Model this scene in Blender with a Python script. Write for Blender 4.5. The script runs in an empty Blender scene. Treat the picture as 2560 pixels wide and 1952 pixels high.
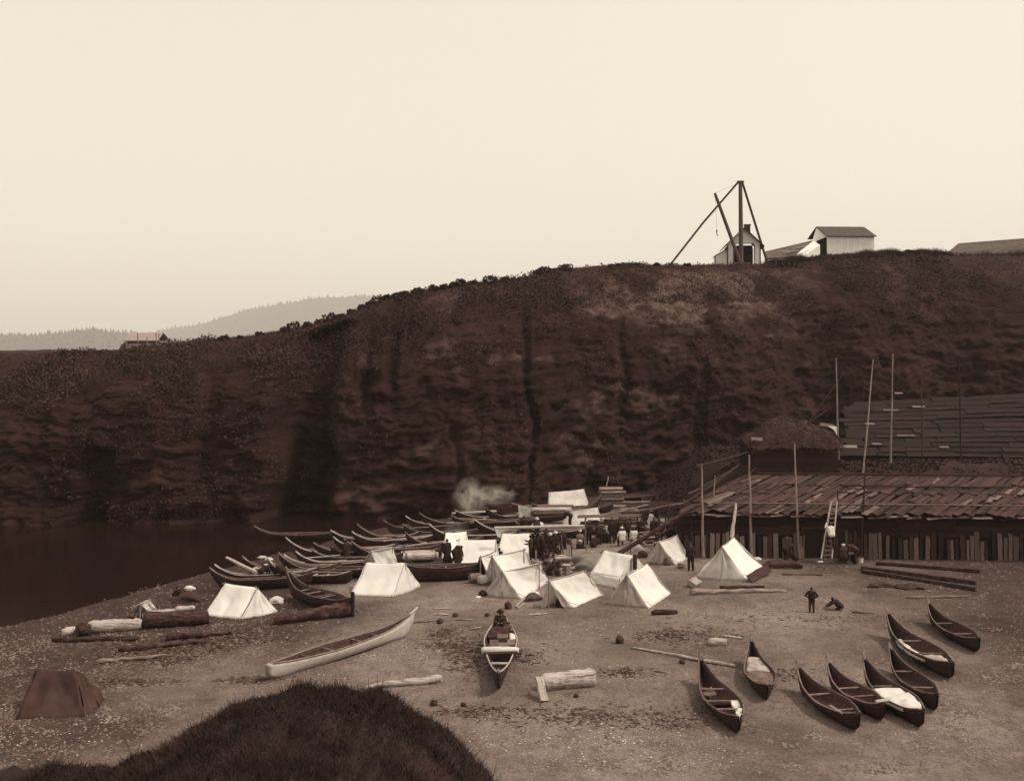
import bpy, bmesh, math, random
import numpy as np
from mathutils import Vector, Matrix

random.seed(7); RNG = np.random.default_rng(7)
SC = bpy.context.scene
COL = SC.collection
R = math.radians

# ------------------------------------------------------------------ camera
F, CX, HY, H = 2400.0, 1280.0, 890.0, 14.3      # focal length / centre / horizon in photo pixels, eye height in m
cd = bpy.data.cameras.new('camera'); cam = bpy.data.objects.new('camera', cd); COL.objects.link(cam)
cam.location = (0, 0, H); cam.rotation_euler = (R(90), 0, 0)
cd.sensor_fit = 'HORIZONTAL'; cd.sensor_width = 36; cd.lens = 36 * F / 2560
cd.shift_y = -(976 - HY) / 2560                  # view camera with a lowered front, verticals stay upright
cd.clip_start = 0.3; cd.clip_end = 30000
SC.camera = cam

# ------------------------------------------------------------------ sky, sun, exposure
SUN_AZ, SUN_EL = R(102), R(54)                    # azimuth from +Y towards +X: high from the right
w = bpy.data.worlds.new('World'); SC.world = w; w.use_nodes = True
nt = w.node_tree; nt.nodes.clear()
sky = nt.nodes.new('ShaderNodeTexSky'); sky.sky_type = 'NISHITA'; sky.sun_disc = False
sky.sun_elevation = SUN_EL; sky.sun_rotation = SUN_AZ; sky.altitude = 20
sky.air_density = 1.0; sky.dust_density = 6.0; sky.ozone_density = 1.0
bw = nt.nodes.new('ShaderNodeRGBToBW')
gm = nt.nodes.new('ShaderNodeMath'); gm.operation = 'POWER'; gm.inputs[1].default_value = 0.2   # thin even overcast
tint = nt.nodes.new('ShaderNodeMix'); tint.data_type = 'RGBA'; tint.blend_type = 'MULTIPLY'; tint.inputs[0].default_value = 1
tint.inputs[7].default_value = (1.0, 0.897, 0.755, 1)
bg = nt.nodes.new('ShaderNodeBackground'); bg.inputs[1].default_value = 0.15
SKY_GAIN = nt.nodes.new('ShaderNodeMath'); SKY_GAIN.operation = 'MULTIPLY'; SKY_GAIN.inputs[1].default_value = 4.9
wo = nt.nodes.new('ShaderNodeOutputWorld')
nt.links.new(sky.outputs[0], bw.inputs[0]); nt.links.new(bw.outputs[0], gm.inputs[0])
nt.links.new(gm.outputs[0], SKY_GAIN.inputs[0]); nt.links.new(SKY_GAIN.outputs[0], tint.inputs[6])
nt.links.new(tint.outputs[2], bg.inputs[0]); nt.links.new(bg.outputs[0], wo.inputs[0])

sl = bpy.data.lights.new('sun', 'SUN'); sun = bpy.data.objects.new('sun', sl); COL.objects.link(sun)
sl.energy = 2.7; sl.angle = R(8); sl.color = (1.0, 0.93, 0.80)
sd = Vector((math.sin(SUN_AZ) * math.cos(SUN_EL), math.cos(SUN_AZ) * math.cos(SUN_EL), math.sin(SUN_EL)))
sun.rotation_euler = (-sd).to_track_quat('-Z', 'Y').to_euler()
sun.location = (40, 40, 60)

vs = SC.view_settings; vs.view_transform = 'Standard'; vs.look = 'None'; vs.exposure = 0.12; vs.gamma = 1.0
vs.use_curve_mapping = False
SC.render.engine = 'CYCLES'
SC.cycles.use_denoising = True
SC.cycles.max_bounces = 6; SC.cycles.diffuse_bounces = 3; SC.cycles.volume_bounces = 3

# ------------------------------------------------------------------ noise
def _hash(ix, iy, seed):
    n = (ix.astype(np.int64) * 374761393 + iy.astype(np.int64) * 668265263 + seed * 1442695041) & 0xffffffff
    n = ((n ^ (n >> 13)) * 1274126177) & 0xffffffff
    n = n ^ (n >> 16)
    return (n & 0xffff) / 65535.0 * 2 - 1
def vnoise(x, y, seed=0):
    x = np.asarray(x, float); y = np.asarray(y, float)
    x, y = np.broadcast_arrays(x, y)
    ix = np.floor(x); iy = np.floor(y); fx = x - ix; fy = y - iy
    fx = fx * fx * (3 - 2 * fx); fy = fy * fy * (3 - 2 * fy)
    a = _hash(ix, iy, seed); b = _hash(ix + 1, iy, seed); c = _hash(ix, iy + 1, seed); d = _hash(ix + 1, iy + 1, seed)
    return (a * (1 - fx) + b * fx) * (1 - fy) + (c * (1 - fx) + d * fx) * fy
def fbm(x, y, oct=4, seed=0, gain=0.5):
    s = 0; a = 1; f = 1
    for o in range(oct):
        s = s + a * vnoise(np.asarray(x) * f, np.asarray(y) * f, seed + o * 17); a *= gain; f *= 2.03
    return s
def sstep(a, b, x):
    t = np.clip((np.asarray(x, float) - a) / (b - a), 0, 1); return t * t * (3 - 2 * t)

# ------------------------------------------------------------------ ground and pixel helpers
S0 = np.array((-25.6, 53.4)); S1 = np.array((-10.0, 81.7)); ST = (S1 - S0) / np.linalg.norm(S1 - S0); SN = np.array((ST[1], -ST[0]))
def gh_np(X, Y):
    s = (X - S0[0]) * SN[0] + (Y - S0[1]) * SN[1] + 0.8 * vnoise(X * .13, Y * .13, 5)
    z = np.where(s < 0, 0.07 * s, 1.25 * (1 - np.exp(-np.maximum(s, 0) / 13)))
    z = z + 4.0 * sstep(71.5, 80, Y) * sstep(13, 20, X)
    return z + 0.07 * fbm(X * .25, Y * .25, 3, 9)
def gh(X, Y): return float(gh_np(np.array(X), np.array(Y)))
def ray(x, y, d): return Vector(((x - CX) / F * d, d, H - (y - HY) / F * d))
def at(x, y, h=0.0):
    """the point h metres above the beach that is seen at a pixel of the photograph"""
    z = 0.8
    for _ in range(12):
        d = (H - z - h) * F / (y - HY); X = (x - CX) / F * d; z = gh(X, d)
    return Vector((X, d, z + h))

# ------------------------------------------------------------------ materials
def sep(v, k=1.0):
    """albedo of a surface of lightness v, in the brown print's colours"""
    v = max(v, .004); t = math.log(v)
    K = [math.log(q) for q in (.02, .05, .1, .2, .8)]
    g = np.interp(t, K, [.40, .49, .635, .77, .955]); b = np.interp(t, K, [.34, .42, .56, .70, .91])
    r = v * 1.15 if v < .5 else min(v * 1.05, .9)
    return (r, r * g, r * b, 1)
def mat(name, cols, scale=4.0, rough=.9, bump=.0, stretch=(1, 1, 1), rand=.0, detail=6, spec=.25, coord='Object', contrast=.25, bdist=.05):
    m = bpy.data.materials.new(name); m.use_nodes = True; t = m.node_tree; N = t.nodes; L = t.links
    bs = N['Principled BSDF']; bs.inputs['Roughness'].default_value = rough
    bs.inputs['Specular IOR Level'].default_value = spec
    tc = N.new('ShaderNodeTexCoord'); mp = N.new('ShaderNodeMapping'); mp.inputs['Scale'].default_value = stretch
    L.new(tc.outputs[coord], mp.inputs[0])
    no = N.new('ShaderNodeTexNoise'); no.inputs['Scale'].default_value = scale; no.inputs['Detail'].default_value = detail
    no.inputs['Roughness'].default_value = .62
    L.new(mp.outputs[0], no.inputs[0])
    cr = N.new('ShaderNodeValToRGB'); e = cr.color_ramp.elements
    cols = [sep(c) if not isinstance(c, tuple) else c for c in cols]
    lo, hi = .5 - contrast, .5 + contrast
    e[0].position = lo; e[0].color = cols[0]; e[1].position = hi; e[1].color = cols[-1]
    for i, c in enumerate(cols[1:-1]):
        q = e.new(lo + (hi - lo) * (i + 1) / (len(cols) - 1)); q.color = c
    L.new(no.outputs[0], cr.inputs[0]); out = cr.outputs[0]
    if rand > 0:
        oi = N.new('ShaderNodeObjectInfo'); mr = N.new('ShaderNodeMapRange')
        mr.inputs[3].default_value = 1 - rand; mr.inputs[4].default_value = 1 + rand
        L.new(oi.outputs['Random'], mr.inputs[0])
        mx = N.new('ShaderNodeVectorMath'); mx.operation = 'SCALE'
        L.new(out, mx.inputs[0]); L.new(mr.outputs[0], mx.inputs['Scale']); out = mx.outputs[0]
    L.new(out, bs.inputs['Base Color'])
    if bump > 0:
        b = N.new('ShaderNodeBump'); b.inputs['Strength'].default_value = bump; b.inputs['Distance'].default_value = bdist
        L.new(no.outputs[0], b.inputs['Height']); L.new(b.outputs[0], bs.inputs['Normal'])
    return m
M = {}
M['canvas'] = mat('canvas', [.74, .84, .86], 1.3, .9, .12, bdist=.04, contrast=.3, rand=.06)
M['canvas_worn_shade'] = mat('canvas_worn_shade', [.50, .68, .78], 1.6, .9, .15, bdist=.05, contrast=.22, rand=.06)  # worn canvas, and the shade of tent gables put into colour
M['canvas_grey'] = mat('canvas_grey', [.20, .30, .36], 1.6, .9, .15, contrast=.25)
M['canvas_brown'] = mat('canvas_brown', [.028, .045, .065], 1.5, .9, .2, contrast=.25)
M['cloth_white'] = mat('cloth_white', [.60, .74, .80], 3, .9, .2)
M['rope'] = mat('rope', [.08, .16], 9, .95)
M['pole'] = mat('pole', [.10, .20, .30], 3, .85, .2, (3, 3, .4))
M['pole_pale'] = mat('pole_pale', [.26, .38, .48], 3, .85, .2, (3, 3, .5))
M['pole_dark'] = mat('pole_dark', [.03, .055, .09], 3, .9, .2, (3, 3, .5))
M['hull'] = mat('hull', [.012, .026, .048], 2.2, .8, .15, (1, 3, 3), rand=.3)
M['hull_pale'] = mat('hull_pale', [.30, .42, .50], 1.6, .8, .15, (.6, 3, 3))
M['hull_in'] = mat('hull_in', [.022, .045, .08], 2.5, .85, .2, (1, 3, 3), rand=.25)
M['gunwale'] = mat('gunwale', [.07, .14, .24], 3, .8, .1, rand=.35)
M['gunwale_pale'] = mat('gunwale_pale', [.20, .32, .44], 3, .8, .1)
M['drift'] = mat('drift', [.06, .18, .34], 3.2, .9, .5, (.4, 3, 3), rand=.25)
M['drift_pale'] = mat('drift_pale', [.13, .34, .50], 3.5, .85, .7, (.5, 2.5, 2.5), rand=.15, contrast=.17, bdist=.08)
M['mats'] = mat('mats', [(.10, .08, .07, 1), (.17, .14, .12, 1), (.26, .22, .19, 1)], 2.5, .95, .5, (.5, 4, 2), contrast=.2)
M['drift_dark'] = mat('drift_dark', [.018, .045, .10], 3.4, .95, .9, (.6, 2, 2), rand=.25, contrast=.18, bdist=.12)
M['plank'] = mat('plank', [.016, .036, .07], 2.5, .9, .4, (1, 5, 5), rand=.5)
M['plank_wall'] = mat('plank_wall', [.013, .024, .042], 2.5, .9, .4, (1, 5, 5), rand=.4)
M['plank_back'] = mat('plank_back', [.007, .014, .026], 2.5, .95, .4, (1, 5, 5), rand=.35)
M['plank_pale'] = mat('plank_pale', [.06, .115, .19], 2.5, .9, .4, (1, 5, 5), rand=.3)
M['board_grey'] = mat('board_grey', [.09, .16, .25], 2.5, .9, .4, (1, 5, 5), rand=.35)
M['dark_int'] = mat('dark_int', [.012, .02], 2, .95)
M['thatch'] = mat('thatch', [.02, .045, .08], 3, 1, .9, (1, 1, 3), bdist=.15)
M['skin'] = mat('skin', [.13, .17], 6, .6)
M['cloth_dark'] = mat('cloth_dark', [.016, .03], 6, .95, .2)
M['cloth_brown'] = mat('cloth_brown', [.03, .055], 6, .95, .2)
M['cloth_mid'] = mat('cloth_mid', [.12, .18], 6, .95, .2)
M['hair'] = mat('hair', [.008, .014], 8, .6)
M['straw'] = mat('straw', [.42, .55], 8, .9)
M['paint_white'] = mat('paint_white', [.66, .74, .78], 1.2, .7, .05, rand=.05)
M['trim'] = mat('trim', [.07, .10], 3, .8)
M['shingle'] = mat('shingle', [(.05, .038, .032, 1), (.085, .066, .056, 1), (.12, .095, .08, 1)], 3, .9, .3, rand=.2)
M['shingle_pale'] = mat('shingle_pale', [.18, .28], 3, .9, .3, rand=.2)
M['timber'] = mat('timber', [.06, .09, .12], 2, .9, .2, (3, 3, .5))
M['brick'] = mat('brick', [.05, .09], 6, .9, .4)
M['iron'] = mat('iron', [.03, .05], 5, .6)
M['bucket'] = mat('bucket', [.62, .74], 4, .5)
M['cargo'] = mat('cargo', [.06, .11, .17], 4, .9, .6, rand=.35)
M['glass'] = mat('glass', [.02, .03], 2, .1, spec=.5)
M['leaf'] = mat('leaf', [.024, .036, .055], .35, .9, contrast=.2)
M['leaf_pale'] = mat('leaf_pale', [.035, .055, .08], .4, .9, contrast=.2)
M['grass'] = mat('grass', [.010, .016, .027], .5, .9, contrast=.2)
M['conifer'] = mat('conifer', [.03, .05], .01, .95)
M['weed'] = mat('weed', [.035, .06, .10], 1.5, .95)
M['pebble'] = mat('pebble', [.055, .13, .26], .9, .9, contrast=.3)
M['shell'] = mat('shell', [.34, .48, .62], 2, .8)

def translucent(m, k):
    t = m.node_tree; N = t.nodes; L = t.links; bs = N['Principled BSDF']; out = N['Material Output']
    tr = N.new('ShaderNodeBsdfTranslucent'); mx = N.new('ShaderNodeMixShader'); mx.inputs[0].default_value = k
    src = bs.inputs['Base Color'].links[0].from_socket; L.new(src, tr.inputs['Color'])
    if bs.inputs['Normal'].links: L.new(bs.inputs['Normal'].links[0].from_socket, tr.inputs['Normal'])
    L.new(bs.outputs[0], mx.inputs[1]); L.new(tr.outputs[0], mx.inputs[2]); L.new(mx.outputs[0], out.inputs['Surface'])
for q in ('canvas', 'canvas_worn_shade', 'cloth_white'): translucent(M[q], .3)

def bt(v): return (v * 1.22, v * .94, v * .83, 1)
def ground_mat(name, base, patches, specks):
    m = bpy.data.materials.new(name); m.use_nodes = True; t = m.node_tree; N = t.nodes; L = t.links
    bs = N['Principled BSDF']; bs.inputs['Roughness'].default_value = .95; bs.inputs['Specular IOR Level'].default_value = .15
    tc = N.new('ShaderNodeTexCoord')
    def noise(sc, de, ro=.6):
        n = N.new('ShaderNodeTexNoise'); n.inputs['Scale'].default_value = sc; n.inputs['Detail'].default_value = de
        n.inputs['Roughness'].default_value = ro; L.new(tc.outputs['Object'], n.inputs[0]); return n
    def ramp(src, stops):
        r = N.new('ShaderNodeValToRGB'); e = r.color_ramp.elements
        e[0].position, e[0].color = stops[0]; e[1].position, e[1].color = stops[-1]
        for p, c in stops[1:-1]: q = e.new(p); q.color = c
        L.new(src, r.inputs[0]); return r.outputs[0]
    def mix(f, a, b, mode='MIX'):
        x = N.new('ShaderNodeMix'); x.data_type = 'RGBA'; x.blend_type = mode
        if isinstance(f, float): x.inputs[0].default_value = f
        else: L.new(f, x.inputs[0])
        L.new(a, x.inputs[6]); L.new(b, x.inputs[7]); return x.outputs[2]
    n1 = noise(.09, 4); n2 = noise(1.3, 8, .75); n3 = noise(9, 4, .8)
    big = ramp(n1.outputs[0], [(.36, bt(base[0])), (.5, bt(base[1])), (.64, bt(base[2]))])
    fine = ramp(n2.outputs[0], [(.28, (.45, .42, .40, 1)), (.5, (1, 1, 1, 1)), (.72, (1.35, 1.35, 1.33, 1))])
    gr = ramp(n3.outputs[0], [(.25, (.40, .37, .35, 1)), (.5, (1, 1, 1, 1)), (.75, (1.7, 1.72, 1.7, 1))])
    c = mix(.8, mix(.75, big, fine, 'MULTIPLY'), gr, 'MULTIPLY')
    vo = N.new('ShaderNodeTexVoronoi'); vo.inputs['Scale'].default_value = 7.0; L.new(tc.outputs['Object'], vo.inputs[0])
    ea = N.new('ShaderNodeAttribute'); ea.attribute_name = 'earth_vignette'
    soil_vignette = ramp(n2.outputs[0], [(.3, sep(.014)), (.5, sep(.026)), (.7, sep(.042))])  # soil tone, also used for the painted vignette at the beach sides
    c = mix(ea.outputs['Fac'], c, soil_vignette)
    L.new(c, bs.inputs['Base Color'])
    b = N.new('ShaderNodeBump'); b.inputs['Strength'].default_value = .9; b.inputs['Distance'].default_value = .06
    ad = N.new('ShaderNodeMath'); ad.operation = 'MULTIPLY_ADD'; L.new(n2.outputs[0], ad.inputs[0]); ad.inputs[1].default_value = 2.5; L.new(n3.outputs[0], ad.inputs[2])
    L.new(ad.outputs[0], b.inputs['Height']); L.new(b.outputs[0], bs.inputs['Normal'])
    return m
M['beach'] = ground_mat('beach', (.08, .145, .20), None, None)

def rock_mat():
    m = bpy.data.materials.new('rock'); m.use_nodes = True; t = m.node_tree; N = t.nodes; L = t.links
    bs = N['Principled BSDF']; bs.inputs['Roughness'].default_value = .95; bs.inputs['Specular IOR Level'].default_value = .1
    tc = N.new('ShaderNodeTexCoord')
    def noise(scale, de, st=(1, 1, 1), ro=.65):
        mp = N.new('ShaderNodeMapping'); mp.inputs['Scale'].default_value = st; L.new(tc.outputs['Object'], mp.inputs[0])
        n = N.new('ShaderNodeTexNoise'); n.inputs['Scale'].default_value = scale; n.inputs['Detail'].default_value = de
        n.inputs['Roughness'].default_value = ro; L.new(mp.outputs[0], n.inputs[0]); return n.outputs[0]
    def ramp(src, stops):
        r = N.new('ShaderNodeValToRGB'); e = r.color_ramp.elements
        e[0].position, e[0].color = stops[0]; e[1].position, e[1].color = stops[-1]
        for p, c in stops[1:-1]: q = e.new(p); q.color = c
        L.new(src, r.inputs[0]); return r.outputs[0]
    def mul(f, a, b, mode='MULTIPLY'):
        x = N.new('ShaderNodeMix'); x.data_type = 'RGBA'; x.blend_type = mode
        if isinstance(f, float): x.inputs[0].default_value = f
        else: L.new(f, x.inputs[0])
        L.new(a, x.inputs[6]); L.new(b, x.inputs[7]); return x.outputs[2]
    big = ramp(noise(.12, 5), [(.3, sep(.015)), (.5, sep(.025)), (.7, sep(.038))])
    strata = noise(1.3, 9, (.4, .4, 1.9), .75)
    st = ramp(strata, [(.3, (.68, .66, .65, 1)), (.5, (1, 1, 1, 1)), (.72, (1.4, 1.38, 1.36, 1))])
    spk = ramp(noise(3.5, 5, (1, 1, 2)), [(.35, (.6, .58, .56, 1)), (.5, (1, 1, 1, 1)), (.75, (1.6, 1.6, 1.55, 1))])
    c = mul(.7, mul(.85, big, st), spk)
    at_ = N.new('ShaderNodeAttribute'); at_.attribute_name = 'bare'
    pale = mul(.8, ramp(noise(.9, 7), [(.35, sep(.035)), (.65, sep(.12))]), st)
    c = mul(at_.outputs['Fac'], c, pale, 'MIX')
    L.new(c, bs.inputs['Base Color'])
    b = N.new('ShaderNodeBump'); b.inputs['Strength'].default_value = .8; b.inputs['Distance'].default_value = .22
    L.new(strata, b.inputs['Height']); L.new(b.outputs[0], bs.inputs['Normal'])
    return m
M['rock'] = rock_mat()
def water_mat():
    m = bpy.data.materials.new('water'); m.use_nodes = True; t = m.node_tree; N = t.nodes; L = t.links
    bs = N['Principled BSDF']; bs.inputs['Base Color'].default_value = sep(.012); bs.inputs['Roughness'].default_value = .12
    bs.inputs['IOR'].default_value = 1.33
    tc = N.new('ShaderNodeTexCoord'); n = N.new('ShaderNodeTexNoise'); n.inputs['Scale'].default_value = 1.1; n.inputs['Detail'].default_value = 4
    mp = N.new('ShaderNodeMapping'); mp.inputs['Scale'].default_value = (.6, 1.2, 1)
    L.new(tc.outputs['Object'], mp.inputs[0]); L.new(mp.outputs[0], n.inputs[0])
    b = N.new('ShaderNodeBump'); b.inputs['Strength'].default_value = .25; b.inputs['Distance'].default_value = .08
    L.new(n.outputs[0], b.inputs['Height']); L.new(b.outputs[0], bs.inputs['Normal'])
    return m
M['water'] = water_mat()

# ------------------------------------------------------------------ object helpers
def tag(o, label=None, cat=None, group=None, kind=None):
    if label: o['label'] = label
    if cat: o['category'] = cat
    if group: o['group'] = group
    if kind: o['kind'] = kind
    return o
def thing(name, loc, label, cat, group=None):
    o = bpy.data.objects.new(name, None); COL.objects.link(o); o.location = loc; o.empty_display_size = .3
    return tag(o, label, cat, group)
def link_mesh(name, me, parent=None, loc=None):
    o = bpy.data.objects.new(name, me); COL.objects.link(o)
    if parent is not None:
        o.parent = parent
    elif loc is not None: o.location = loc
    return o
def world_loc(o):
    v = Vector(o.location)
    while o.parent is not None: o = o.parent; v = v + Vector(o.location)
    return v

class MB:
    """collects shapes given in world coordinates; build() makes one mesh object of them"""
    def __init__(s): s.v = []; s.f = []; s.m = []
    def add(s, vs, fs, mi=0):
        k = len(s.v); s.v += [tuple(v) for v in vs]; s.f += [tuple(i + k for i in f) for f in fs]; s.m += [mi] * len(fs); return s
    def box(s, c, size, rz=0, mi=0, rot=None):
        m = (rot.to_matrix() if rot is not None else Matrix.Rotation(rz, 3, 'Z')); c = Vector(c)
        hx, hy, hz = [q / 2 for q in size]
        vs = [c + m @ Vector((x * hx, y * hy, z * hz)) for x in (-1, 1) for y in (-1, 1) for z in (-1, 1)]
        return s.add(vs, [(0, 1, 3, 2), (4, 6, 7, 5), (0, 4, 5, 1), (2, 3, 7, 6), (0, 2, 6, 4), (1, 5, 7, 3)], mi)
    def beam(s, p0, p1, wd, ht, mi=0, up=(0, 0, 1)):
        p0 = Vector(p0); p1 = Vector(p1); d = (p1 - p0); L = d.length; d.normalize(); up = Vector(up)
        side = d.cross(up)
        if side.length < 1e-4: side = d.cross(Vector((0, 1, 0)))
        side.normalize(); u = side.cross(d)
        vs = [p + side * (a * wd / 2) + u * (b * ht / 2) for p in (p0, p1) for a, b in ((-1, -1), (1, -1), (1, 1), (-1, 1))]
        return s.add(vs, [(3, 2, 1, 0), (4, 5, 6, 7), (0, 1, 5, 4), (1, 2, 6, 5), (2, 3, 7, 6), (3, 0, 4, 7)], mi)
    def tube(s, pts, rad, n=8, mi=0, jit=0.0, caps=True):
        pts = [Vector(p) for p in pts]; k = len(pts); rad = list(rad) if hasattr(rad, '__len__') else [rad] * k
        d0 = (pts[-1] - pts[0]).normalized(); ref = Vector((0, 0, 1)) if abs(d0.z) < .9 else Vector((1, 0, 0))
        vs = []; fs = []
        for i, p in enumerate(pts):
            d = (pts[min(i + 1, k - 1)] - pts[max(i - 1, 0)]).normalized()
            a = d.cross(ref).normalized(); b = a.cross(d)
            for j in range(n):
                t = 2 * math.pi * j / n; r = rad[i] * (1 + jit * (random.random() * 2 - 1))
                vs.append(p + (a * math.cos(t) + b * math.sin(t)) * r)
        for i in range(k - 1):
            for j in range(n):
                fs.append((i * n + j, i * n + (j + 1) % n, (i + 1) * n + (j + 1) % n, (i + 1) * n + j))
        if caps:
            fs.append(tuple(range(n))[::-1]); fs.append(tuple((k - 1) * n + j for j in range(n)))
        return s.add(vs, fs, mi)
    def prism(s, poly, off, mi=0):
        """polygon (list of points) pushed along off"""
        n = len(poly); a = [Vector(p) for p in poly]; off = Vector(off); b = [p + off for p in a]
        fs = [tuple(range(n)), tuple(range(2 * n - 1, n - 1, -1))] + [(i, i + n, (i + 1) % n + n, (i + 1) % n) for i in range(n)]
        return s.add(a + b, fs, mi)
    def build(s, name, mats, parent=None, origin=None, smooth=False):
        if not isinstance(mats, (list, tuple)): mats = [mats]
        o0 = world_loc(parent) if parent is not None else (Vector(origin) if origin is not None else Vector((0, 0, 0)))
        me = bpy.data.meshes.new(name)
        me.from_pydata([(v[0] - o0.x, v[1] - o0.y, v[2] - o0.z) for v in s.v], [], s.f)
        for m_ in mats: me.materials.append(M[m_] if isinstance(m_, str) else m_)
        if len(mats) > 1: me.polygons.foreach_set('material_index', s.m)
        bm = bmesh.new(); bm.from_mesh(me); bmesh.ops.recalc_face_normals(bm, faces=bm.faces); bm.to_mesh(me); bm.free()
        if smooth: me.polygons.foreach_set('use_smooth', [True] * len(me.polygons))
        me.update()
        ob = link_mesh(name, me, parent)
        if parent is None: ob.location = o0
        return ob
def np_mesh(name, V, Fq, mats, parent=None, smooth=False, midx=None, origin=(0, 0, 0)):
    me = bpy.data.meshes.new(name); V = np.asarray(V, np.float32) - np.asarray(origin, np.float32); Fq = np.asarray(Fq, np.int32); k = Fq.shape[1]
    me.vertices.add(len(V)); me.vertices.foreach_set('co', V.ravel())
    me.loops.add(Fq.size); me.loops.foreach_set('vertex_index', Fq.ravel())
    me.polygons.add(len(Fq)); me.polygons.foreach_set('loop_start', np.arange(0, Fq.size, k, dtype=np.int32))
    if midx is not None: me.polygons.foreach_set('material_index', np.asarray(midx, np.int32))
    if smooth: me.polygons.foreach_set('use_smooth', np.ones(len(Fq), bool))
    for m_ in (mats if isinstance(mats, (list, tuple)) else [mats]): me.materials.append(M[m_])
    me.update(calc_edges=True); me.validate()
    o = link_mesh(name, me, parent); 
    if parent is None: o.location = origin
    return o
def grid_faces(nr, nc):
    a = np.arange(nr * nc).reshape(nr, nc)
    return np.stack([a[:-1, :-1], a[:-1, 1:], a[1:, 1:], a[1:, :-1]], -1).reshape(-1, 4)

# shared rough board meshes: unit length x, unit width y, unit thickness z
BOARDS = {}
def board_mesh(kind, var):
    key = (kind, var)
    if key in BOARDS: return BOARDS[key]
    rr = random.Random(var * 31 + 5); n = 5; vs = []; fs = []
    for i in range(n):
        x = -.5 + i / (n - 1); e = rr.uniform(-.012, .012)
        sk = rr.uniform(-.02, .02) if i in (0, n - 1) else 0
        wl = .5 + rr.uniform(-.05, .03); wr = .5 + rr.uniform(-.05, .03); bow = rr.uniform(-.25, .25)
        for yy, zz in ((-wl, -.5), (wr, -.5), (wr, .5), (-wl, .5)): vs.append((x + sk * (1 if yy > 0 else -1) + e, yy, zz + bow))
    for i in range(n - 1):
        b = i * 4
        for j in range(4): fs.append((b + j, b + (j + 1) % 4, b + 4 + (j + 1) % 4, b + 4 + j))
    fs.append((3, 2, 1, 0)); b = (n - 1) * 4; fs.append((b, b + 1, b + 2, b + 3))
    me = bpy.data.meshes.new('board_' + kind + str(var)); me.from_pydata(vs, [], fs); me.materials.append(M[kind])
    bm = bmesh.new(); bm.from_mesh(me); bmesh.ops.recalc_face_normals(bm, faces=bm.faces); bm.to_mesh(me); bm.free()
    BOARDS[key] = me; return me
def board(name, parent, p0, p1, wd, th, kind, up=(0, 0, 1)):
    """one board as an object of its own, from p0 to p1, its face turned to 'up'"""
    p0 = Vector(p0); p1 = Vector(p1); d = p1 - p0; L = d.length; d.normalize(); up = Vector(up)
    y = up.cross(d).normalized(); z = d.cross(y)
    me = board_mesh(kind, random.randrange(6)); o = link_mesh(name, me, parent); c = (p0 + p1) / 2 - (world_loc(parent) if parent is not None else Vector((0, 0, 0)))
    m = Matrix(((d.x * L, y.x * wd, z.x * th, c.x), (d.y * L, y.y * wd, z.y * th, c.y), (d.z * L, y.z * wd, z.z * th, c.z), (0, 0, 0, 1)))
    loc = Vector(c); rot = Matrix((d, y, z)).transposed().to_quaternion()
    o.location = loc; o.rotation_mode = 'QUATERNION'; o.rotation_quaternion = rot; o.scale = (L, wd, th)
    return o

# ================================================================== THE SETTING
# beach: one sheet from the foot of the bluff to the foot of the cliff
xs = np.arange(-95, 110.1, .5); ys = np.arange(16, 112.1, .5)
Xg, Yg = np.meshgrid(xs, ys)
Zg = gh_np(Xg, Yg)
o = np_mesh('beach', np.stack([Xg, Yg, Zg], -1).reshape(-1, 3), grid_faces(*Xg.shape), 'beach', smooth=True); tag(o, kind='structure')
sg = (Xg - S0[0]) * SN[0] + (Yg - S0[1]) * SN[1] + .8 * vnoise(Xg * .13, Yg * .13, 5)
earth_vignette = np.clip(sstep(70.5, 73, Yg + 1.5 * fbm(Xg * .3, Yg * .3, 3, 2)) * sstep(11, 14, Xg) + sstep(80, 86, Yg + 2 * fbm(Xg * .2, Yg * .2, 3, 4)) + .75 * np.exp(-np.maximum(sg, 0) / 1.8) + .82 * sstep(14, 25, Xg + 4 * fbm(Xg * .2, Yg * .2, 3, 14)) + .82 * sstep(-7, -15, Xg - .3 * (Yg - 45) + 4 * fbm(Xg * .2, Yg * .2, 3, 24))+ .3 * np.exp(-((sg - 4.5 - 1.2 * vnoise(Xg * .3, Yg * .3, 12)) / .4) ** 2) + .22 * np.exp(-((sg - 9 - 2 * vnoise(Xg * .2, Yg * .2, 13)) / .5) ** 2), 0, .85); earth_vignette = np.maximum(earth_vignette, sstep(69.5, 72, Yg) * sstep(11, 14, Xg))  # slope soil, damp shore and tide lines, plus a vignette painted on both sides
at_ = o.data.attributes.new('earth_vignette', 'FLOAT', 'POINT'); at_.data.foreach_set('value', earth_vignette.astype(np.float32).ravel())
# water to the horizon
W_ = 14000
o = MB().add([(-W_, -400, 0), (W_, -400, 0), (W_, 14000, 0), (-W_, 14000, 0)], [(0, 1, 2, 3)]).build('water', 'water'); tag(o, kind='structure')

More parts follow.
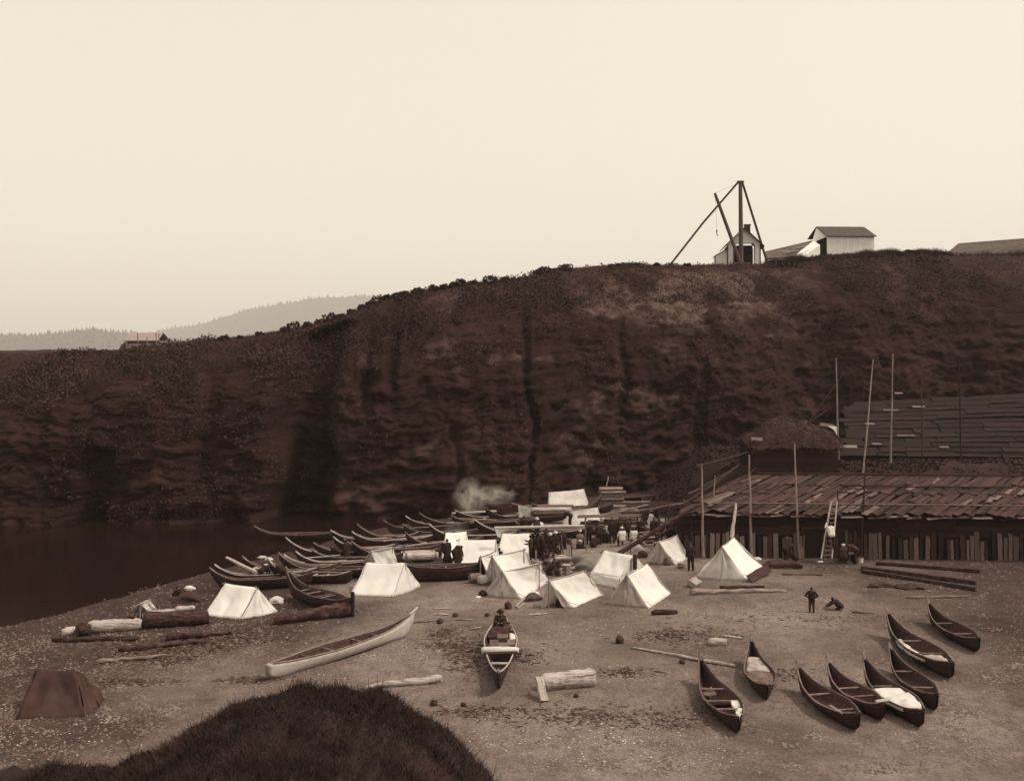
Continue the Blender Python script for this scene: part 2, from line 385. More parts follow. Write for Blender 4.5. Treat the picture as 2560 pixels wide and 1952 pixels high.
# skyline of the headland in photo pixels
SKX = np.array([-900, -300, 0, 145, 279, 401, 488, 627, 744, 837, 906, 964, 1069, 1162, 1301, 1359, 1430, 1522, 1560, 1673, 1813, 1917, 1975, 2068, 2208, 2289, 2365, 2394, 2446, 2600, 3000, 3600])
SKY_ = np.array([905, 895, 888, 885, 881, 868, 856, 841, 821, 798, 770, 747, 727, 710, 698, 680, 672, 666, 662, 664, 664, 662, 653, 642, 639, 630, 636, 637, 638, 636, 630, 620])
cx = np.concatenate([np.arange(-105, -46, 1.0), np.arange(-46, 58, .22), np.arange(58, 120, 1.0)])
Yb = np.interp(cx, [-100, -45, -20, -5, 8, 20, 32, 45, 110], [84, 81, 80.5, 86, 91, 96, 105, 107, 108]) + 1.2 * fbm(cx * .09, cx * 0, 3, 3)
RUN = np.interp(cx, [-100, -30, 0, 40, 110], [12, 13, 15, 19, 24])
Yr = Yb + RUN
pxr = CX + cx * F / Yr
zr = H - (np.interp(pxr, SKX, SKY_) - HY) / F * Yr
NV = 150; vv = np.linspace(0, 1, NV)[:, None]
off = RUN * (0.20 * vv + 0.80 * vv ** 5.0); Zc = -0.6 + (zr + .6) * (1 - (1 - vv) ** 1.06); Yc = Yb + off; Xc = np.broadcast_to(cx, Yc.shape).copy()
face = (1 - sstep(.9, 1.0, vv)) * np.ones_like(Xc)
disp = 1.7 * fbm(Xc * .07, Zc * .03, 3, 21) + .42 * fbm(Xc * .26, Zc * .07, 4, 33)
disp += .22 * fbm(Xc * .25, Zc * 1.3, 4, 41, .6) + .30 * fbm(Xc * .7, Zc * .6, 5, 55, .65) + .10 * np.abs(fbm(Xc * .5, Zc * 2.6, 3, 61))
def blocks(fx_, fz_, amp, seed):
    u = Xc * fx_ + .45 * fbm(Xc * fx_ * .8, Zc * fz_ * .8, 3, seed); w2 = Zc * fz_ + .35 * fbm(Xc * fx_ * .5, Zc * fz_ * .6, 3, seed + 5) + .06 * Xc * fz_
    u = u + .5 * _hash(np.floor(w2), np.floor(w2) * 0, seed + 9); return amp * _hash(np.floor(u), np.floor(w2), seed)
disp += blocks(.30, .55, .16, 201) + blocks(.75, 1.3, .11, 211) + blocks(1.6, 2.2, .07, 221)
def gully(xpx, wd, depth, v0=0., v1=.97, lean=0.0):
    X0 = (xpx - CX) / F * np.interp(xpx, [0, 800, 1500, 2200], [83, 84, 93, 100]) ; t = (Xc - X0 - lean * (vv - .5) - .5 * vnoise(Zc * .25, Zc * 0 + xpx, 3)) / wd
    return -depth * np.exp(-t * t * t * t) * sstep(v0 - .08, v0 + .08, vv) * (1 - sstep(v1 - .1, v1, vv))
disp += gully(758, 2.4, 7.0, -.2, .99, .8) + gully(912, .45, 1.3, .45, .85, .9) + gully(985, .5, 1.4, .55, .86, -1.2) + gully(1322, .35, 1.0, .1, .92, -.5)
disp += gully(1770, .7, .9, .1, .6, .6) + gully(520, .9, 1.1, .2, .8, .5) + gully(1560, .5, .7, .3, .9, .8) + gully(240, 1.5, 1.6, -.2, .45, .3) + gully(1150, .4, .7, .0, .5, .3)
disp += .9 * sstep(.18, .0, vv) * fbm(Xc * .5, Zc * .5, 3, 77)
Yc = Yc - disp * face * (.35 + .65 * (1 - vv ** 3))
Zc = Zc + .35 * fbm(Xc * .5, Yc * .5, 3, 88) * sstep(.1, .3, vv) * face
# plateau behind the rim
NP = 36; pt = np.linspace(0, 1, NP + 1)[1:, None] ** 1.8 * 125
fall = np.interp(pxr, [0, 500, 900, 1300, 1700, 2600], [-.010, -.008, .0, .0, .0, -.02])
Yp = Yr + pt; Zp = zr - fall * pt + .15 * fbm(Xc[:1] * .4, Yp * .4, 3, 92)
Xp = np.broadcast_to(cx, Yp.shape) * (1 + pt / Yr * .9)
end = pt > 118; Zp = np.where(end, -1.0, Zp)
XX = np.vstack([Xc, Xp]); YY = np.vstack([Yc, Yp]); ZZ = np.vstack([Zc, Zp])
cliff = np_mesh('cliff', np.stack([XX, YY, ZZ], -1).reshape(-1, 3), grid_faces(*XX.shape), 'rock', smooth=False); tag(cliff, kind='structure')
VV = np.vstack([np.broadcast_to(vv, Xc.shape), np.full(Xp.shape, 1.0)])
pxx = CX + XX * F / YY; pyy = HY + (H - ZZ) * F / YY
bare = sstep(1380, 1560, pxx) * (1 - sstep(1900, 2080, pxx)) * sstep(.62, .74, VV) * (1 - sstep(.93, .985, VV))
bare = bare * sstep(-.15, .35, fbm(XX * .22, ZZ * .3, 4, 123)) + .5 * sstep(.35, .7, fbm(XX * .3, ZZ * .5, 4, 131)) * (VV < .97) * sstep(700, 1000, pxx) * (1 - sstep(1900, 2100, pxx))
bare = np.clip(bare, 0, .9)
at_ = cliff.data.attributes.new('bare', 'FLOAT', 'POINT'); at_.data.foreach_set('value', bare.astype(np.float32).ravel())

def cliff_top(x_px, d):
    """height of the headland at a pixel column and depth"""
    X = (x_px - CX) / F * d; i = int(np.argmin(np.abs(cx - X / (1 + max(0, d - 95) / 95 * .9)))); return float(np.interp(d, [Yr[i], Yr[i] + 120], [zr[i], zr[i] - fall[i] * 120]))

# foreground bluff with a grassy knoll
KX = np.array([-600, 100, 300, 440, 540, 620, 720, 870, 950, 1000, 1075, 1150, 1200, 1300, 1450, 1700, 2100, 3200])
KY = np.array([1950, 1930, 1895, 1838, 1768, 1722, 1704, 1710, 1728, 1756, 1796, 1856, 1905, 2000, 2120, 2200, 2240, 2240])
bx_ = np.concatenate([np.arange(-60, -14, 2.0), np.arange(-14, 8, .2), np.arange(8, 60, 2.0)]); YC = 22.0
zk = H - (np.interp(CX + bx_ * F / YC, KX, KY) - HY) / F * YC + .2 * fbm(bx_ * .7, bx_ * 0, 4, 71, .6)
dr = np.concatenate([np.arange(-40, 2, 4.0), np.arange(2, 22, .5), np.arange(22, 42, .5)])
DB = dr[:, None]; f1 = np.clip((DB - 2) / (YC - 2), 0, 1)
zb = np.where(DB <= 2, 12.6, np.where(DB <= YC, 12.6 + (zk - 12.6) * (1 - (1 - f1) ** 2.3), zk - .75 * (DB - YC) - .02 * (DB - YC) ** 2))
fx = np.maximum(zb, -2) + .15 * fbm(bx_[None, :] * .5, DB * .5, 3, 73) * (DB > 3)
BXX = np.broadcast_to(bx_, fx.shape); BYY = np.broadcast_to(DB, fx.shape)
o = np_mesh('bluff', np.stack([BXX, BYY, fx], -1).reshape(-1, 3), grid_faces(*fx.shape), 'grass', smooth=True); tag(o, kind='structure')

# far hills across the water, wooded
def hill(d, pts, seed, depth):
    px = np.array([p[0] for p in pts], float); py = np.array([p[1] for p in pts], float)
    hx = np.linspace(px[0], px[-1], 260); hy = np.interp(hx, px, py) + 2.0 * fbm(hx * .02, hx * 0, 3, seed)
    X = (hx - CX) / F * d; z = H - (hy - HY) / F * d
    rows = [(-.7, -5, 0), (-.45, .35, 1), (-.2, .75, 1), (0, 1.0, 1), (.5, .8, 1), (1, -.1, 0)]
    V = []
    for t, k, n in rows:
        V.append(np.stack([X * (1 + t * depth / d), np.full_like(X, d + t * depth), (z * k if k >= 0 else np.full_like(z, -5.)) + n * d * .0006 * fbm(hx * .05, hx * 0 + t * 9, 2, seed + 3)], -1))
    V = np.array(V); return V, z, X
hv1, hz1, hx1 = hill(4200, [(-900, 860), (-200, 845), (100, 838), (180, 833), (230, 826), (285, 831), (330, 836), (400, 850), (480, 862), (560, 880), (700, 900), (900, 930)], 3, 900)
hv2, hz2, hx2 = hill(6800, [(-600, 880), (200, 870), (330, 845), (420, 826), (500, 812), (560, 796), (610, 778), (680, 765), (760, 750), (830, 744), (900, 742), (1000, 748), (1200, 758), (1600, 770)], 8, 1600)
for hv in (hv1, hv2):
    o = np_mesh('hill', hv.reshape(-1, 3), grid_faces(*hv.shape[:2]), 'conifer', smooth=True); tag(o, kind='structure')
def forest(hv, n, hmin, hmax, seed):
    rg = np.random.default_rng(seed); nr, nc, _ = hv.shape; V = []; Fq = []
    u = rg.random(n) * (nc - 1.01); v = np.where(rg.random(n) < .5, 3 + rg.normal(0, .06, n), 1 + rg.random(n) * 2.2)
    v = np.clip(v, 1, 3.3); i0 = u.astype(int); j0 = v.astype(int); a = (u - i0)[:, None]; b = (v - j0)[:, None]
    P = (hv[j0, i0] * (1 - a) + hv[j0, i0 + 1] * a) * (1 - b) + (hv[j0 + 1, i0] * (1 - a) + hv[j0 + 1, i0 + 1] * a) * b
    hh = hmin + (hmax - hmin) * rg.random(n) ** 2; r = hh * (.16 + .12 * rg.random(n))
    k = 5; ang = np.arange(k) / k * 2 * math.pi
    base = P[:, None, :] + np.stack([r[:, None] * np.cos(ang), r[:, None] * np.sin(ang), np.full((n, k), -2.)], -1)
    top = P + np.stack([0 * hh, 0 * hh, hh], -1)
    V = np.concatenate([base, top[:, None]], 1).reshape(-1, 3); idx = np.arange(n)[:, None] * (k + 1)
    Fq = np.concatenate([np.stack([idx[:, 0] + j, idx[:, 0] + (j + 1) % k, idx[:, 0] + k], -1) for j in range(k)])
    return V, Fq
for hv, n, a, b, s in ((hv1, 2600, 9, 24, 1), (hv2, 3200, 10, 32, 2)):
    V, Fq = forest(hv, n, a, b, s); o = np_mesh('forest', V, Fq, 'conifer'); tag(o, 'hazy conifer forest covering the %s hill across the water' % ('nearer low' if s == 1 else 'farther rising'), 'forest', kind='stuff')

# ------------------------------------------------------------------ scrub and grass (stuff)
def leaf_quads(P, size, rg, up=.0):
    n = len(P); a = rg.normal(size=(n, 3)); a[:, 2] += up; a /= np.linalg.norm(a, axis=1)[:, None]
    b = rg.normal(size=(n, 3)); b -= (b * a).sum(1)[:, None] * a; b /= np.linalg.norm(b, axis=1)[:, None]
    sz = size * (.5 + rg.random(n))[:, None]
    V = np.stack([P - a * sz * .5, P + b * sz * .35, P + a * sz * .5, P - b * sz * .35], 1).reshape(-1, 3)
    return V, np.arange(4 * n).reshape(-1, 4)
rg = np.random.default_rng(11)
nr, nc = XX.shape
def sample_cliff(n, dens, rows):
    u = rg.random(n) * (nc - 1.01); v = rows[0] + rg.random(n) * (rows[1] - rows[0]); i = u.astype(int); j = v.astype(int); a = u - i; b = v - j
    f = lambda A: (A[j, i] * (1 - a) + A[j, i + 1] * a) * (1 - b) + (A[j + 1, i] * (1 - a) + A[j + 1, i + 1] * a) * b
    X, Y, Z, V_ = f(XX), f(YY), f(ZZ), f(VV); k = dens(X, Y, Z, V_) > rg.random(n)
    return np.stack([X, Y, Z], -1)[k]
def dens_scrub(X, Y, Z, v):
    px = CX + X * F / Y; q = fbm(X * .3, Z * .35, 4, 15)
    base = sstep(.55, .95, v) * 1.0 + .25 * sstep(1100, 300, px)
    return (base * sstep(-.45, .25, q) + .18 * sstep(.25, .55, q)) * ((px > -300) & (px < 2900)) * (1 - .75 * sstep(1400, 1500, px) * (1 - sstep(1900, 2000, px)) * sstep(.6, .7, v) * (1 - sstep(.96, .99, v)))
P = sample_cliff(300000, dens_scrub, (4, NV + 6))
P = P + rg.normal(0, .12, P.shape) + np.array((0, -.12, .12))
cl = fbm(P[:, 0] * 1.1, P[:, 2] * 1.3, 2, 19)[:, None]; P = P + np.maximum(cl, 0) * np.array((0, -.35, .45)) * rg.random((len(P), 1))
V, Fq = leaf_quads(P, .2, rg)
o = np_mesh('scrub', V, Fq, ['leaf', 'leaf_pale'], midx=(fbm(P[:, 0] * .2, P[:, 2] * .2, 3, 29) + rg.normal(0, .3, len(P)) > .3).astype(int)); tag(o, 'low dark scrub clinging to the cliff face and rim', 'scrub', kind='stuff')
# rough grass on the rim by the sheds
def blades(P, h0, h1, wd, rg, lean=.35):
    n = len(P); h = (h0 + (h1 - h0) * rg.random(n))[:, None]; ang = rg.random(n) * 6.283
    s = np.stack([np.cos(ang), np.sin(ang), 0 * ang], -1) * wd; l = rg.normal(0, lean, (n, 3)); l[:, 2] = 0
    tip = P + np.array((0, 0, 1.0)) * h + l * h; V = np.stack([P - s, P + s, tip], 1).reshape(-1, 3)
    return V, np.arange(3 * n).reshape(-1, 3)
i = np.where((pxr > 1930) & (pxr < 2750))[0]; n = 26000; k = i[rg.integers(0, len(i), n)]; t = rg.random(n) ** 1.5 * 9 - 1.5
hz = zr[k] - np.where(t < 0, -t * .25, fall[k] * t); tall = .25 + .9 * np.clip(.4 + fbm(cx[k] * .6, t * 0, 3, 5), 0, 1)
P = np.stack([cx[k] + rg.normal(0, .1, n), Yr[k] + t, hz - .1], -1)
V, Fq = blades(P, .25, .85, .03, rg); V = V.reshape(-1, 3, 3); V[:, 2, 2] += (tall - .6) * .7; V = V.reshape(-1, 3)
o = np_mesh('rim_grass', V, Fq, 'leaf'); tag(o, 'long rough grass on the cliff rim in front of the white shed', 'grass', kind='stuff')
i = np.where((pxr > -200) & (pxr < 1960))[0]; n = 60000; k = i[rg.integers(0, len(i), n)]; t = rg.random(n) ** 1.3 * 9 - 4.5
vi = np.clip(NV - 1 + t * 7, NV - 34, NV - 1).astype(int); zz_ = np.where(t < 0, ZZ[vi, k], zr[k]); yy_ = np.where(t < 0, YY[vi, k], Yr[k] + t)
P = np.stack([cx[k] + rg.normal(0, .12, n), yy_ - .05, zz_ - .04], -1)
V, Fq = blades(P, .10, .38, .03, rg, .6)
o = np_mesh('turf', V, Fq, ['leaf', 'leaf_pale'], midx=(rg.random(len(Fq)) < .4).astype(int)); tag(o, 'short rough turf along the cliff rim left of the derrick', 'grass', kind='stuff')
n = 60000; X = 10 + rg.random(n) * 45; Y = 70 + rg.random(n) * 32; Z = gh_np(X, Y); k = (sstep(71, 73.5, Y) * sstep(11.5, 14, X) * sstep(-.5, .1, fbm(X * .4, Y * .4, 3, 31)) > rg.random(n))
V, Fq = leaf_quads(np.stack([X, Y, Z + .12 * rg.random(n)], -1)[k], .22, rg)
o = np_mesh('weeds', V, Fq, 'leaf'); tag(o, 'dark weeds on the slope behind the plank lodge', 'weeds', kind='stuff')
# grass on the near knoll
n = 260000; X = -14 + rg.random(n) * 19; Y = 4 + rg.random(n) * 22.0; X = X * np.minimum(1, .25 + Y / 20)
j = np.clip(np.searchsorted(dr, Y) - 1, 0, len(dr) - 2); i = np.clip(np.searchsorted(bx_, X) - 1, 0, len(bx_) - 2)
a = (X - bx_[i]) / (bx_[i + 1] - bx_[i]); b = (Y - dr[j]) / (dr[j + 1] - dr[j])
Z = (fx[j, i] * (1 - a) + fx[j, i + 1] * a) * (1 - b) + (fx[j + 1, i] * (1 - a) + fx[j + 1, i + 1] * a) * b
k = (fbm(X * .5, Y * .5, 3, 4) > -.55 - .5 * (X > -8)) & (CX + X * F / Y < 1330); P = np.stack([X, Y, Z - .03], -1)[k]
P = np.concatenate([P, P[rg.random(len(P)) < .35] + rg.normal(0, .03, (3,))]); n = len(P); hk = .5 + .5 * np.clip(fbm(P[:, 0] * 1.4, P[:, 1] * 1.4, 3, 44) + .3, 0, 1.2)
V, Fq = blades(P, .06, .30, .010, rg, .75); V = V.reshape(-1, 3, 3); V[:, 2] = V[:, 0] + (V[:, 2] - V[:, 0]) * (hk * np.where((rg.random(n) < .012) & (P[:, 1] > 16), 2.2, 1))[:, None]; V = V.reshape(-1, 3)
o = np_mesh('knoll_grass', V, Fq, ['grass', 'leaf'], midx=(-.15 + fbm(P[:, 0] * .6, P[:, 1] * .6, 3, 47) + rg.normal(0, .35, n) > .35).astype(int)); tag(o, 'dark grass covering the near knoll below the camera', 'grass', kind='stuff')

# pebbles and broken shell on the beach (stuff)
def scatter(n, dens, s0, s1, name, m_, label, cat, flat=.55):
    px = -60 + rg.random(n) * 2680; py = 1400 + (rg.random(n) ** .8) * 552; d = 13.35 * F / (py - HY); X = (px - CX) / F * d; Y = d
    k = dens(px, py, X, Y) > rg.random(n); X = X[k]; Y = Y[k]; Z = gh_np(X, Y); n = len(X)
    sz = (s0 + (s1 - s0) * rg.random(n) ** 2.5)[:, None]
    oc = np.array([(1, 0, 0), (0, 1, 0), (-1, 0, 0), (0, -1, 0), (0, 0, flat)]); an = rg.random(n) * 6.28; st = .6 + .8 * rg.random((n, 5, 1))
    c, s = np.cos(an)[:, None], np.sin(an)[:, None]; D = oc[None] * st * sz[:, None, :]
    D = np.stack([D[..., 0] * c - D[..., 1] * s * .7, D[..., 0] * s + D[..., 1] * c * .7, D[..., 2]], -1)
    V = (np.stack([X, Y, Z + .005], -1)[:, None] + D).reshape(-1, 3); id_ = np.arange(n)[:, None] * 5
    Fq = np.concatenate([id_ + np.array([[q, (q + 1) % 4, 4]]) for q in range(4)])
    o = np_mesh(name, V, Fq, m_); tag(o, label, cat, kind='stuff')
scatter(120000, lambda px, py, X, Y: .25 + .5 * sstep(0, .4, fbm(X * .3, Y * .3, 3, 8)), .025, .10, 'pebbles', 'pebble', 'loose brown pebbles strewn over the beach', 'pebbles')
scatter(20000, lambda px, py, X, Y: sstep(-.1, .6, fbm(X * .22, Y * .3, 4, 6)) * (.12 + np.exp(-((py - 1600 + .05 * (px - 1200)) / 55) ** 2) * sstep(650, 900, px) * (1 - sstep(1500, 1750, px)) + .3 * sstep(1750, 1850, py)), .02, .055, 'shell_litter', 'shell', 'bright bits of broken shell littering the beach', 'shells', .3)

# dark dried weed and trash in drifts on the shingle (stuff)
WC = [(400, 1620, 150, 26, 1), (470, 1590, 120, 14, 1), (330, 1700, 120, 10, .6), (1175, 1645, 60, 45, .8), (1300, 1650, 60, 22, .5), (1110, 1590, 40, 14, .5), (1700, 1600, 120, 20, .6), (1430, 1800, 160, 26, .35), (1560, 1690, 60, 10, .5), (1200, 1790, 120, 14, .5), (1680, 1815, 140, 22, .3), (640, 1700, 80, 8, .8), (1950, 1700, 60, 14, .4), (2010, 1560, 300, 10, .15), (1110, 1620, 40, 10, .6), (740, 1600, 160, 22, .12)]
PW = []
for x, y, sx, sy, q in WC:
    n = int(650 * q * (sx * sy / 2500) ** .6); px = rg.normal(x, sx * .55, n); py = rg.normal(y, sy * .6, n); py = np.maximum(py, 1450); d = 13.35 * F / (py - HY); X = (px - CX) / F * d; Z = gh_np(X, d); PW.append(np.stack([X, d, Z + .015], -1))
PW = np.concatenate(PW); n = len(PW); a = rg.random(n) * 6.28; l = .05 + .22 * rg.random(n) ** 2; dv = np.stack([np.cos(a) * l, np.sin(a) * l, .03 * rg.random(n)], -1); sv = np.stack([-np.sin(a) * .035, np.cos(a) * .035, .02 + 0 * a], -1)
o = np_mesh('dried_weed', np.stack([PW - dv, PW + sv, PW + dv, PW - sv], 1).reshape(-1, 3), np.arange(4 * n).reshape(-1, 4), 'weed'); tag(o, 'dark drifts of dried weed and chips on the shingle', 'seaweed', kind='stuff')

# ================================================================== CLIFF-TOP BUILDINGS
def frame(p, ang):
    """local axes at p: x along the front, y away from the viewer"""
    c, s = math.cos(ang), math.sin(ang)
    return lambda x, y, z: Vector((p.x + x * c - y * s, p.y + x * s + y * c, p.z + z))
# derrick
D0 = 122.0
base = ray(1853, 664, D0)
dk = thing('derrick', base, 'tall timber stiff-leg derrick with mast, boom and two braces on the cliff edge', 'derrick')
top = ray(1851, 457, D0)
MB().tube([base + Vector((0, 0, -.6)), base + (top - base) * .5, top], [.30, .28, .24], 8).build('mast', 'timber', dk)
MB().tube([ray(1668, 664, D0 + 1) - Vector((0, 0, .4)), ray(1757, 558, D0 + .6), ray(1846, 455, D0 + .2)], .15, 6).build('brace', 'timber', dk)
MB().tube([ray(1924, 664, D0 + 5) - Vector((0, 0, .6)), ray(1888, 560, D0 + 2.6), ray(1856, 457, D0 + .3)], [.17, .17, .16], 6).build('brace', 'timber', dk)
bt = ray(1787, 483, D0 - 1.2); bb = ray(1850, 655, D0 - .3)
MB().tube([bb, bb.lerp(bt, .5), bb.lerp(bt, .9), bt], [.24, .22, .2, .16], 8).build('boom', 'timber', dk)
MB().box(top + Vector((0, 0, .1)), (.8, .4, .25)).build('mast_cap', 'iron', dk)
MB().tube([bt, ray(1792, 576, D0 - 1.2)], .012, 5).build('hoist_cable', 'iron', dk)
hk = ray(1792, 582, D0 - 1.2)
MB().box(hk + Vector((0, 0, .18)), (.14, .1, .38)).tube([hk + Vector((0, 0, -.02)), hk + Vector((.02, 0, -.3)), hk + Vector((.1, 0, -.42)), hk + Vector((.16, 0, -.3))], .04, 6).build('hook_block', 'iron', dk)
MB().tube([top, bt], .012, 5).build('topping_line', 'iron', dk)
MB().box(base + Vector((0, 0, .1)), (2.0, 1.2, .5)).build('footing', 'timber', dk)

# small engine house behind the derrick
def gable_roof(fr, x0, x1, y0, y1, ze, za, ov, th, m_, parent, name='roof', n=10):
    """two slopes of shingle courses each an own strip"""
    xm = (x0 + x1) / 2; out = []
    for s in (-1, 1):
        xe = x0 if s < 0 else x1; sl_ = (za - ze) / (xm - x0); xo = xe + s * ov; zo = ze - ov * sl_
        mb = MB(); mb.prism([fr(xm, y0 - ov, za), fr(xo, y0 - ov, zo), fr(xo, y1 + ov, zo), fr(xm, y1 + ov, za)], Vector((0, 0, th)))
        out.append(mb.build(name, m_, parent))
    return out
p = ray(1819, 664, 124.5); fr0 = frame(p, R(-7)); fr = lambda x, y, z: fr0(x * 1.1, y * 1.1, z * 1.1); W, DP, ZE, ZA = 3.75, 4.2, 2.55, 4.35
hs = thing('engine_house', p, 'small white gabled house with a dark open doorway behind the derrick', 'house')
for (x0, x1, z1) in ((0, .72, 0), (3.05, W, 0)):
    n = 12
    for k in range(n):
        zb_ = -.3 + k * (ZE + .3) / n; zt_ = zb_ + (ZE + .3) / n
        MB().prism([fr(x0, 0, zb_), fr(x1, 0, zb_), fr(x1, .03, zt_), fr(x0, .03, zt_)], fr(0, .1, 0) - p).build('clapboard', 'paint_white', hs)
for k in range(9):
    zb_ = ZE + k * (ZA - ZE) / 9; zt_ = zb_ + (ZA - ZE) / 9; a = (W / 2) * (1 - (zb_ - ZE) / (ZA - ZE)); b_ = (W / 2) * (1 - (zt_ - ZE) / (ZA - ZE))
    MB().prism([fr(W / 2 - a, 0, zb_), fr(W / 2 + a, 0, zb_), fr(W / 2 + b_ + .005, .03, zt_), fr(W / 2 - b_, .03, zt_)], fr(0, .1, 0) - p).build('clapboard', 'paint_white', hs)
for k in range(14):   # right-hand side wall
    zb_ = -.3 + k * (ZE + .3) / 14; zt_ = zb_ + (ZE + .3) / 14
    MB().prism([fr(W + .02, 0, zb_), fr(W + .02, DP, zb_), fr(W - .01, DP, zt_), fr(W - .01, 0, zt_)], fr(-.1, 0, 0) - p).build('clapboard', 'paint_white', hs)
MB().box(fr(.05, DP / 2 + .08, ZE / 2 - .15), (.1, DP - .1, ZE + .3), R(-7)).box(fr(W / 2, DP, ZE / 2), (W - .3, .1, ZE), R(-7)).build('wall', 'paint_white', hs)
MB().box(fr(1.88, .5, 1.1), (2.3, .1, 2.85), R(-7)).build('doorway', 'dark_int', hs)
MB().box(fr(.70, -.02, 1.15), (.1, .1, 2.75), R(-7)).box(fr(3.07, -.02, 1.15), (.1, .1, 2.75), R(-7)).box(fr(1.885, -.02, 2.57), (2.47, .1, .1), R(-7)).build('door_frame', 'trim', hs)
d_ = MB()
for k in range(4): d_.beam(fr(2.4, .25, .2 + k * .35), fr(2.95, .25, .0 + k * .35), .05, .05)
d_.build('gate_rail', 'trim', hs)
for x in (.0, W): MB().box(fr(x, -.03, ZE / 2 - .15), (.14, .14, ZE + .3), R(-7)).build('corner_board', 'trim', hs)
w_ = MB().box(fr(W + .04, 1.9, 1.4), (.06, .8, 1.3), R(-7)).build('window', 'trim', hs)
MB().box(fr(W + .08, 1.9, 1.4), (.03, .6, 1.1), R(-7)).build('pane', 'glass', w_)
rf = gable_roof(fr, 0, W, 0, DP, ZE, ZA, .45, .14, 'shingle', hs)
MB().box(fr(W / 2 + .6, 1.8, ZA + .05), (.75, .6, 1.1), R(-7)).box(fr(W / 2 + .6, 1.8, ZA + .62), (.9, .75, .14), R(-7)).build('chimney', 'brick', rf[1])
# lean-to on its left
ln = MB()
MB().prism([fr(-1.35, .8, -.3), fr(-.03, .8, -.3), fr(-.03, .8, 1.95), fr(-1.35, .8, 1.2)], fr(0, 2.2, 0) - p).build('lean_to', 'paint_white', hs)
MB().prism([fr(-1.45, .7, 1.2), fr(-.06, .7, 1.99), fr(-.06, 3.1, 1.99), fr(-1.45, 3.1, 1.2)], Vector((0, 0, .07))).build('lean_to_roof', 'trim', hs)
MB().box(fr(-1.36, .77, .45), (.09, .09, 1.5), R(-7)).build('corner_board', 'trim', hs)

# white shed
p = ray(2069, 652, 134); fr = frame(p, R(3)); px_m = F / 134
sh = thing('storage_shed', p, 'white board shed with a dark pitched roof and a shadowed open bay at its left', 'shed')
Wd = 119 / px_m; ZE = 61 / px_m; DPs = 3.4; ZA = ZE + 1.5
n = 15
for k in range(n): 
    x0 = k * Wd / n
    MB().box(fr(x0 + Wd / n / 2, -.03 + random.uniform(-.015, .01), ZE / 2 - .2), (Wd / n - .025, .08, ZE + .4), R(3)).build('board', 'paint_white', sh)
MB().box(fr(Wd / 2, .12, ZE / 2 - .2), (Wd - .05, .1, ZE + .35), R(3)).build('wall', 'paint_white', sh)
# the ridge runs along the front; the left gable overhangs an open bay
MB().prism([fr(0, .2, ZE), fr(-1.9, 1.0, ZE - .8), fr(-.95, DPs / 2, ZA - .05), ], fr(.08, 0, 0) - p).build('gable', 'paint_white', sh)
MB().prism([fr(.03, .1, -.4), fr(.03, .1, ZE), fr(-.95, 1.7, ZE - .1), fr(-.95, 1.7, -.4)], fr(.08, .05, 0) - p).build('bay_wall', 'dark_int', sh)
MB().prism([fr(-.15, -.35, ZE - .06), fr(Wd + .25, -.35, ZE - .06), fr(Wd - .75, DPs / 2, ZA), fr(-.98, DPs / 2, ZA)], Vector((0, 0, .1))).build('roof', 'shingle', sh)
MB().prism([fr(-.98, DPs / 2 + .02, ZA), fr(Wd - .75, DPs / 2 + .02, ZA), fr(Wd - .2, DPs + .3, ZE), fr(-1.5, DPs + .3, ZE)], Vector((0, 0, .1))).build('roof', 'shingle', sh)
MB().box(fr(Wd / 2, DPs, ZE / 2 - .2), (Wd, .1, ZE + .3), R(3)).box(fr(Wd - .05, DPs / 2 + .1, ZE / 2 - .2), (.1, DPs - .3, ZE + .3), R(3)).build('wall', 'paint_white', sh)
MB().box(fr(-.05, -.06, ZE / 2 - .2), (.12, .12, ZE + .4), R(3)).build('corner_board', 'paint_white', sh)
# low roof between, with pale patches
p = ray(1985, 655, 129)
lo_ = thing('low_building', p, 'low white outbuilding with a long patched shingle roof between house and shed', 'building')
A, B, C_, Dd = ray(1912, 629, 133), ray(2031, 601, 133), ray(1984, 640, 128.5), ray(1916, 646, 128.5)
MB().prism([A, B, C_, Dd], Vector((0, 0, -.12))).build('roof', 'shingle', lo_)
nrm = (B - A).cross(Dd - A).normalized(); nrm = nrm if nrm.z > 0 else -nrm
for k in range(16):
    a, b = random.uniform(.3, .85), random.uniform(.1, .85)
    q = (A * (1 - a) + B * a) * (1 - b) + (Dd * (1 - a) + C_ * a) * b
    board('roof_patch', lo_, q + nrm * .04, q + (B - A).normalized() * random.uniform(.5, 1.2) + nrm * .04, .3, .04, 'shingle_pale', up=nrm)
MB().prism([ray(1984, 640, 128.6), ray(2033, 603, 133), ray(2050, 612, 131), ray(2050, 658, 131), ray(1984, 658, 128.6)], Vector((.05, .3, 0))).build('gable', 'paint_white', lo_)
MB().prism([ray(1918, 647, 128.7), ray(1984, 641, 128.7), ray(1984, 660, 128.7), ray(1918, 660, 128.7)], Vector((0, .12, 0))).build('wall', 'paint_white', lo_)
MB().prism([ray(2031, 603, 133.2), A + Vector((0, .2, 0)), ray(1912, 660, 133), ray(2031, 660, 133)], Vector((0, .12, 0))).build('wall', 'paint_white', lo_)
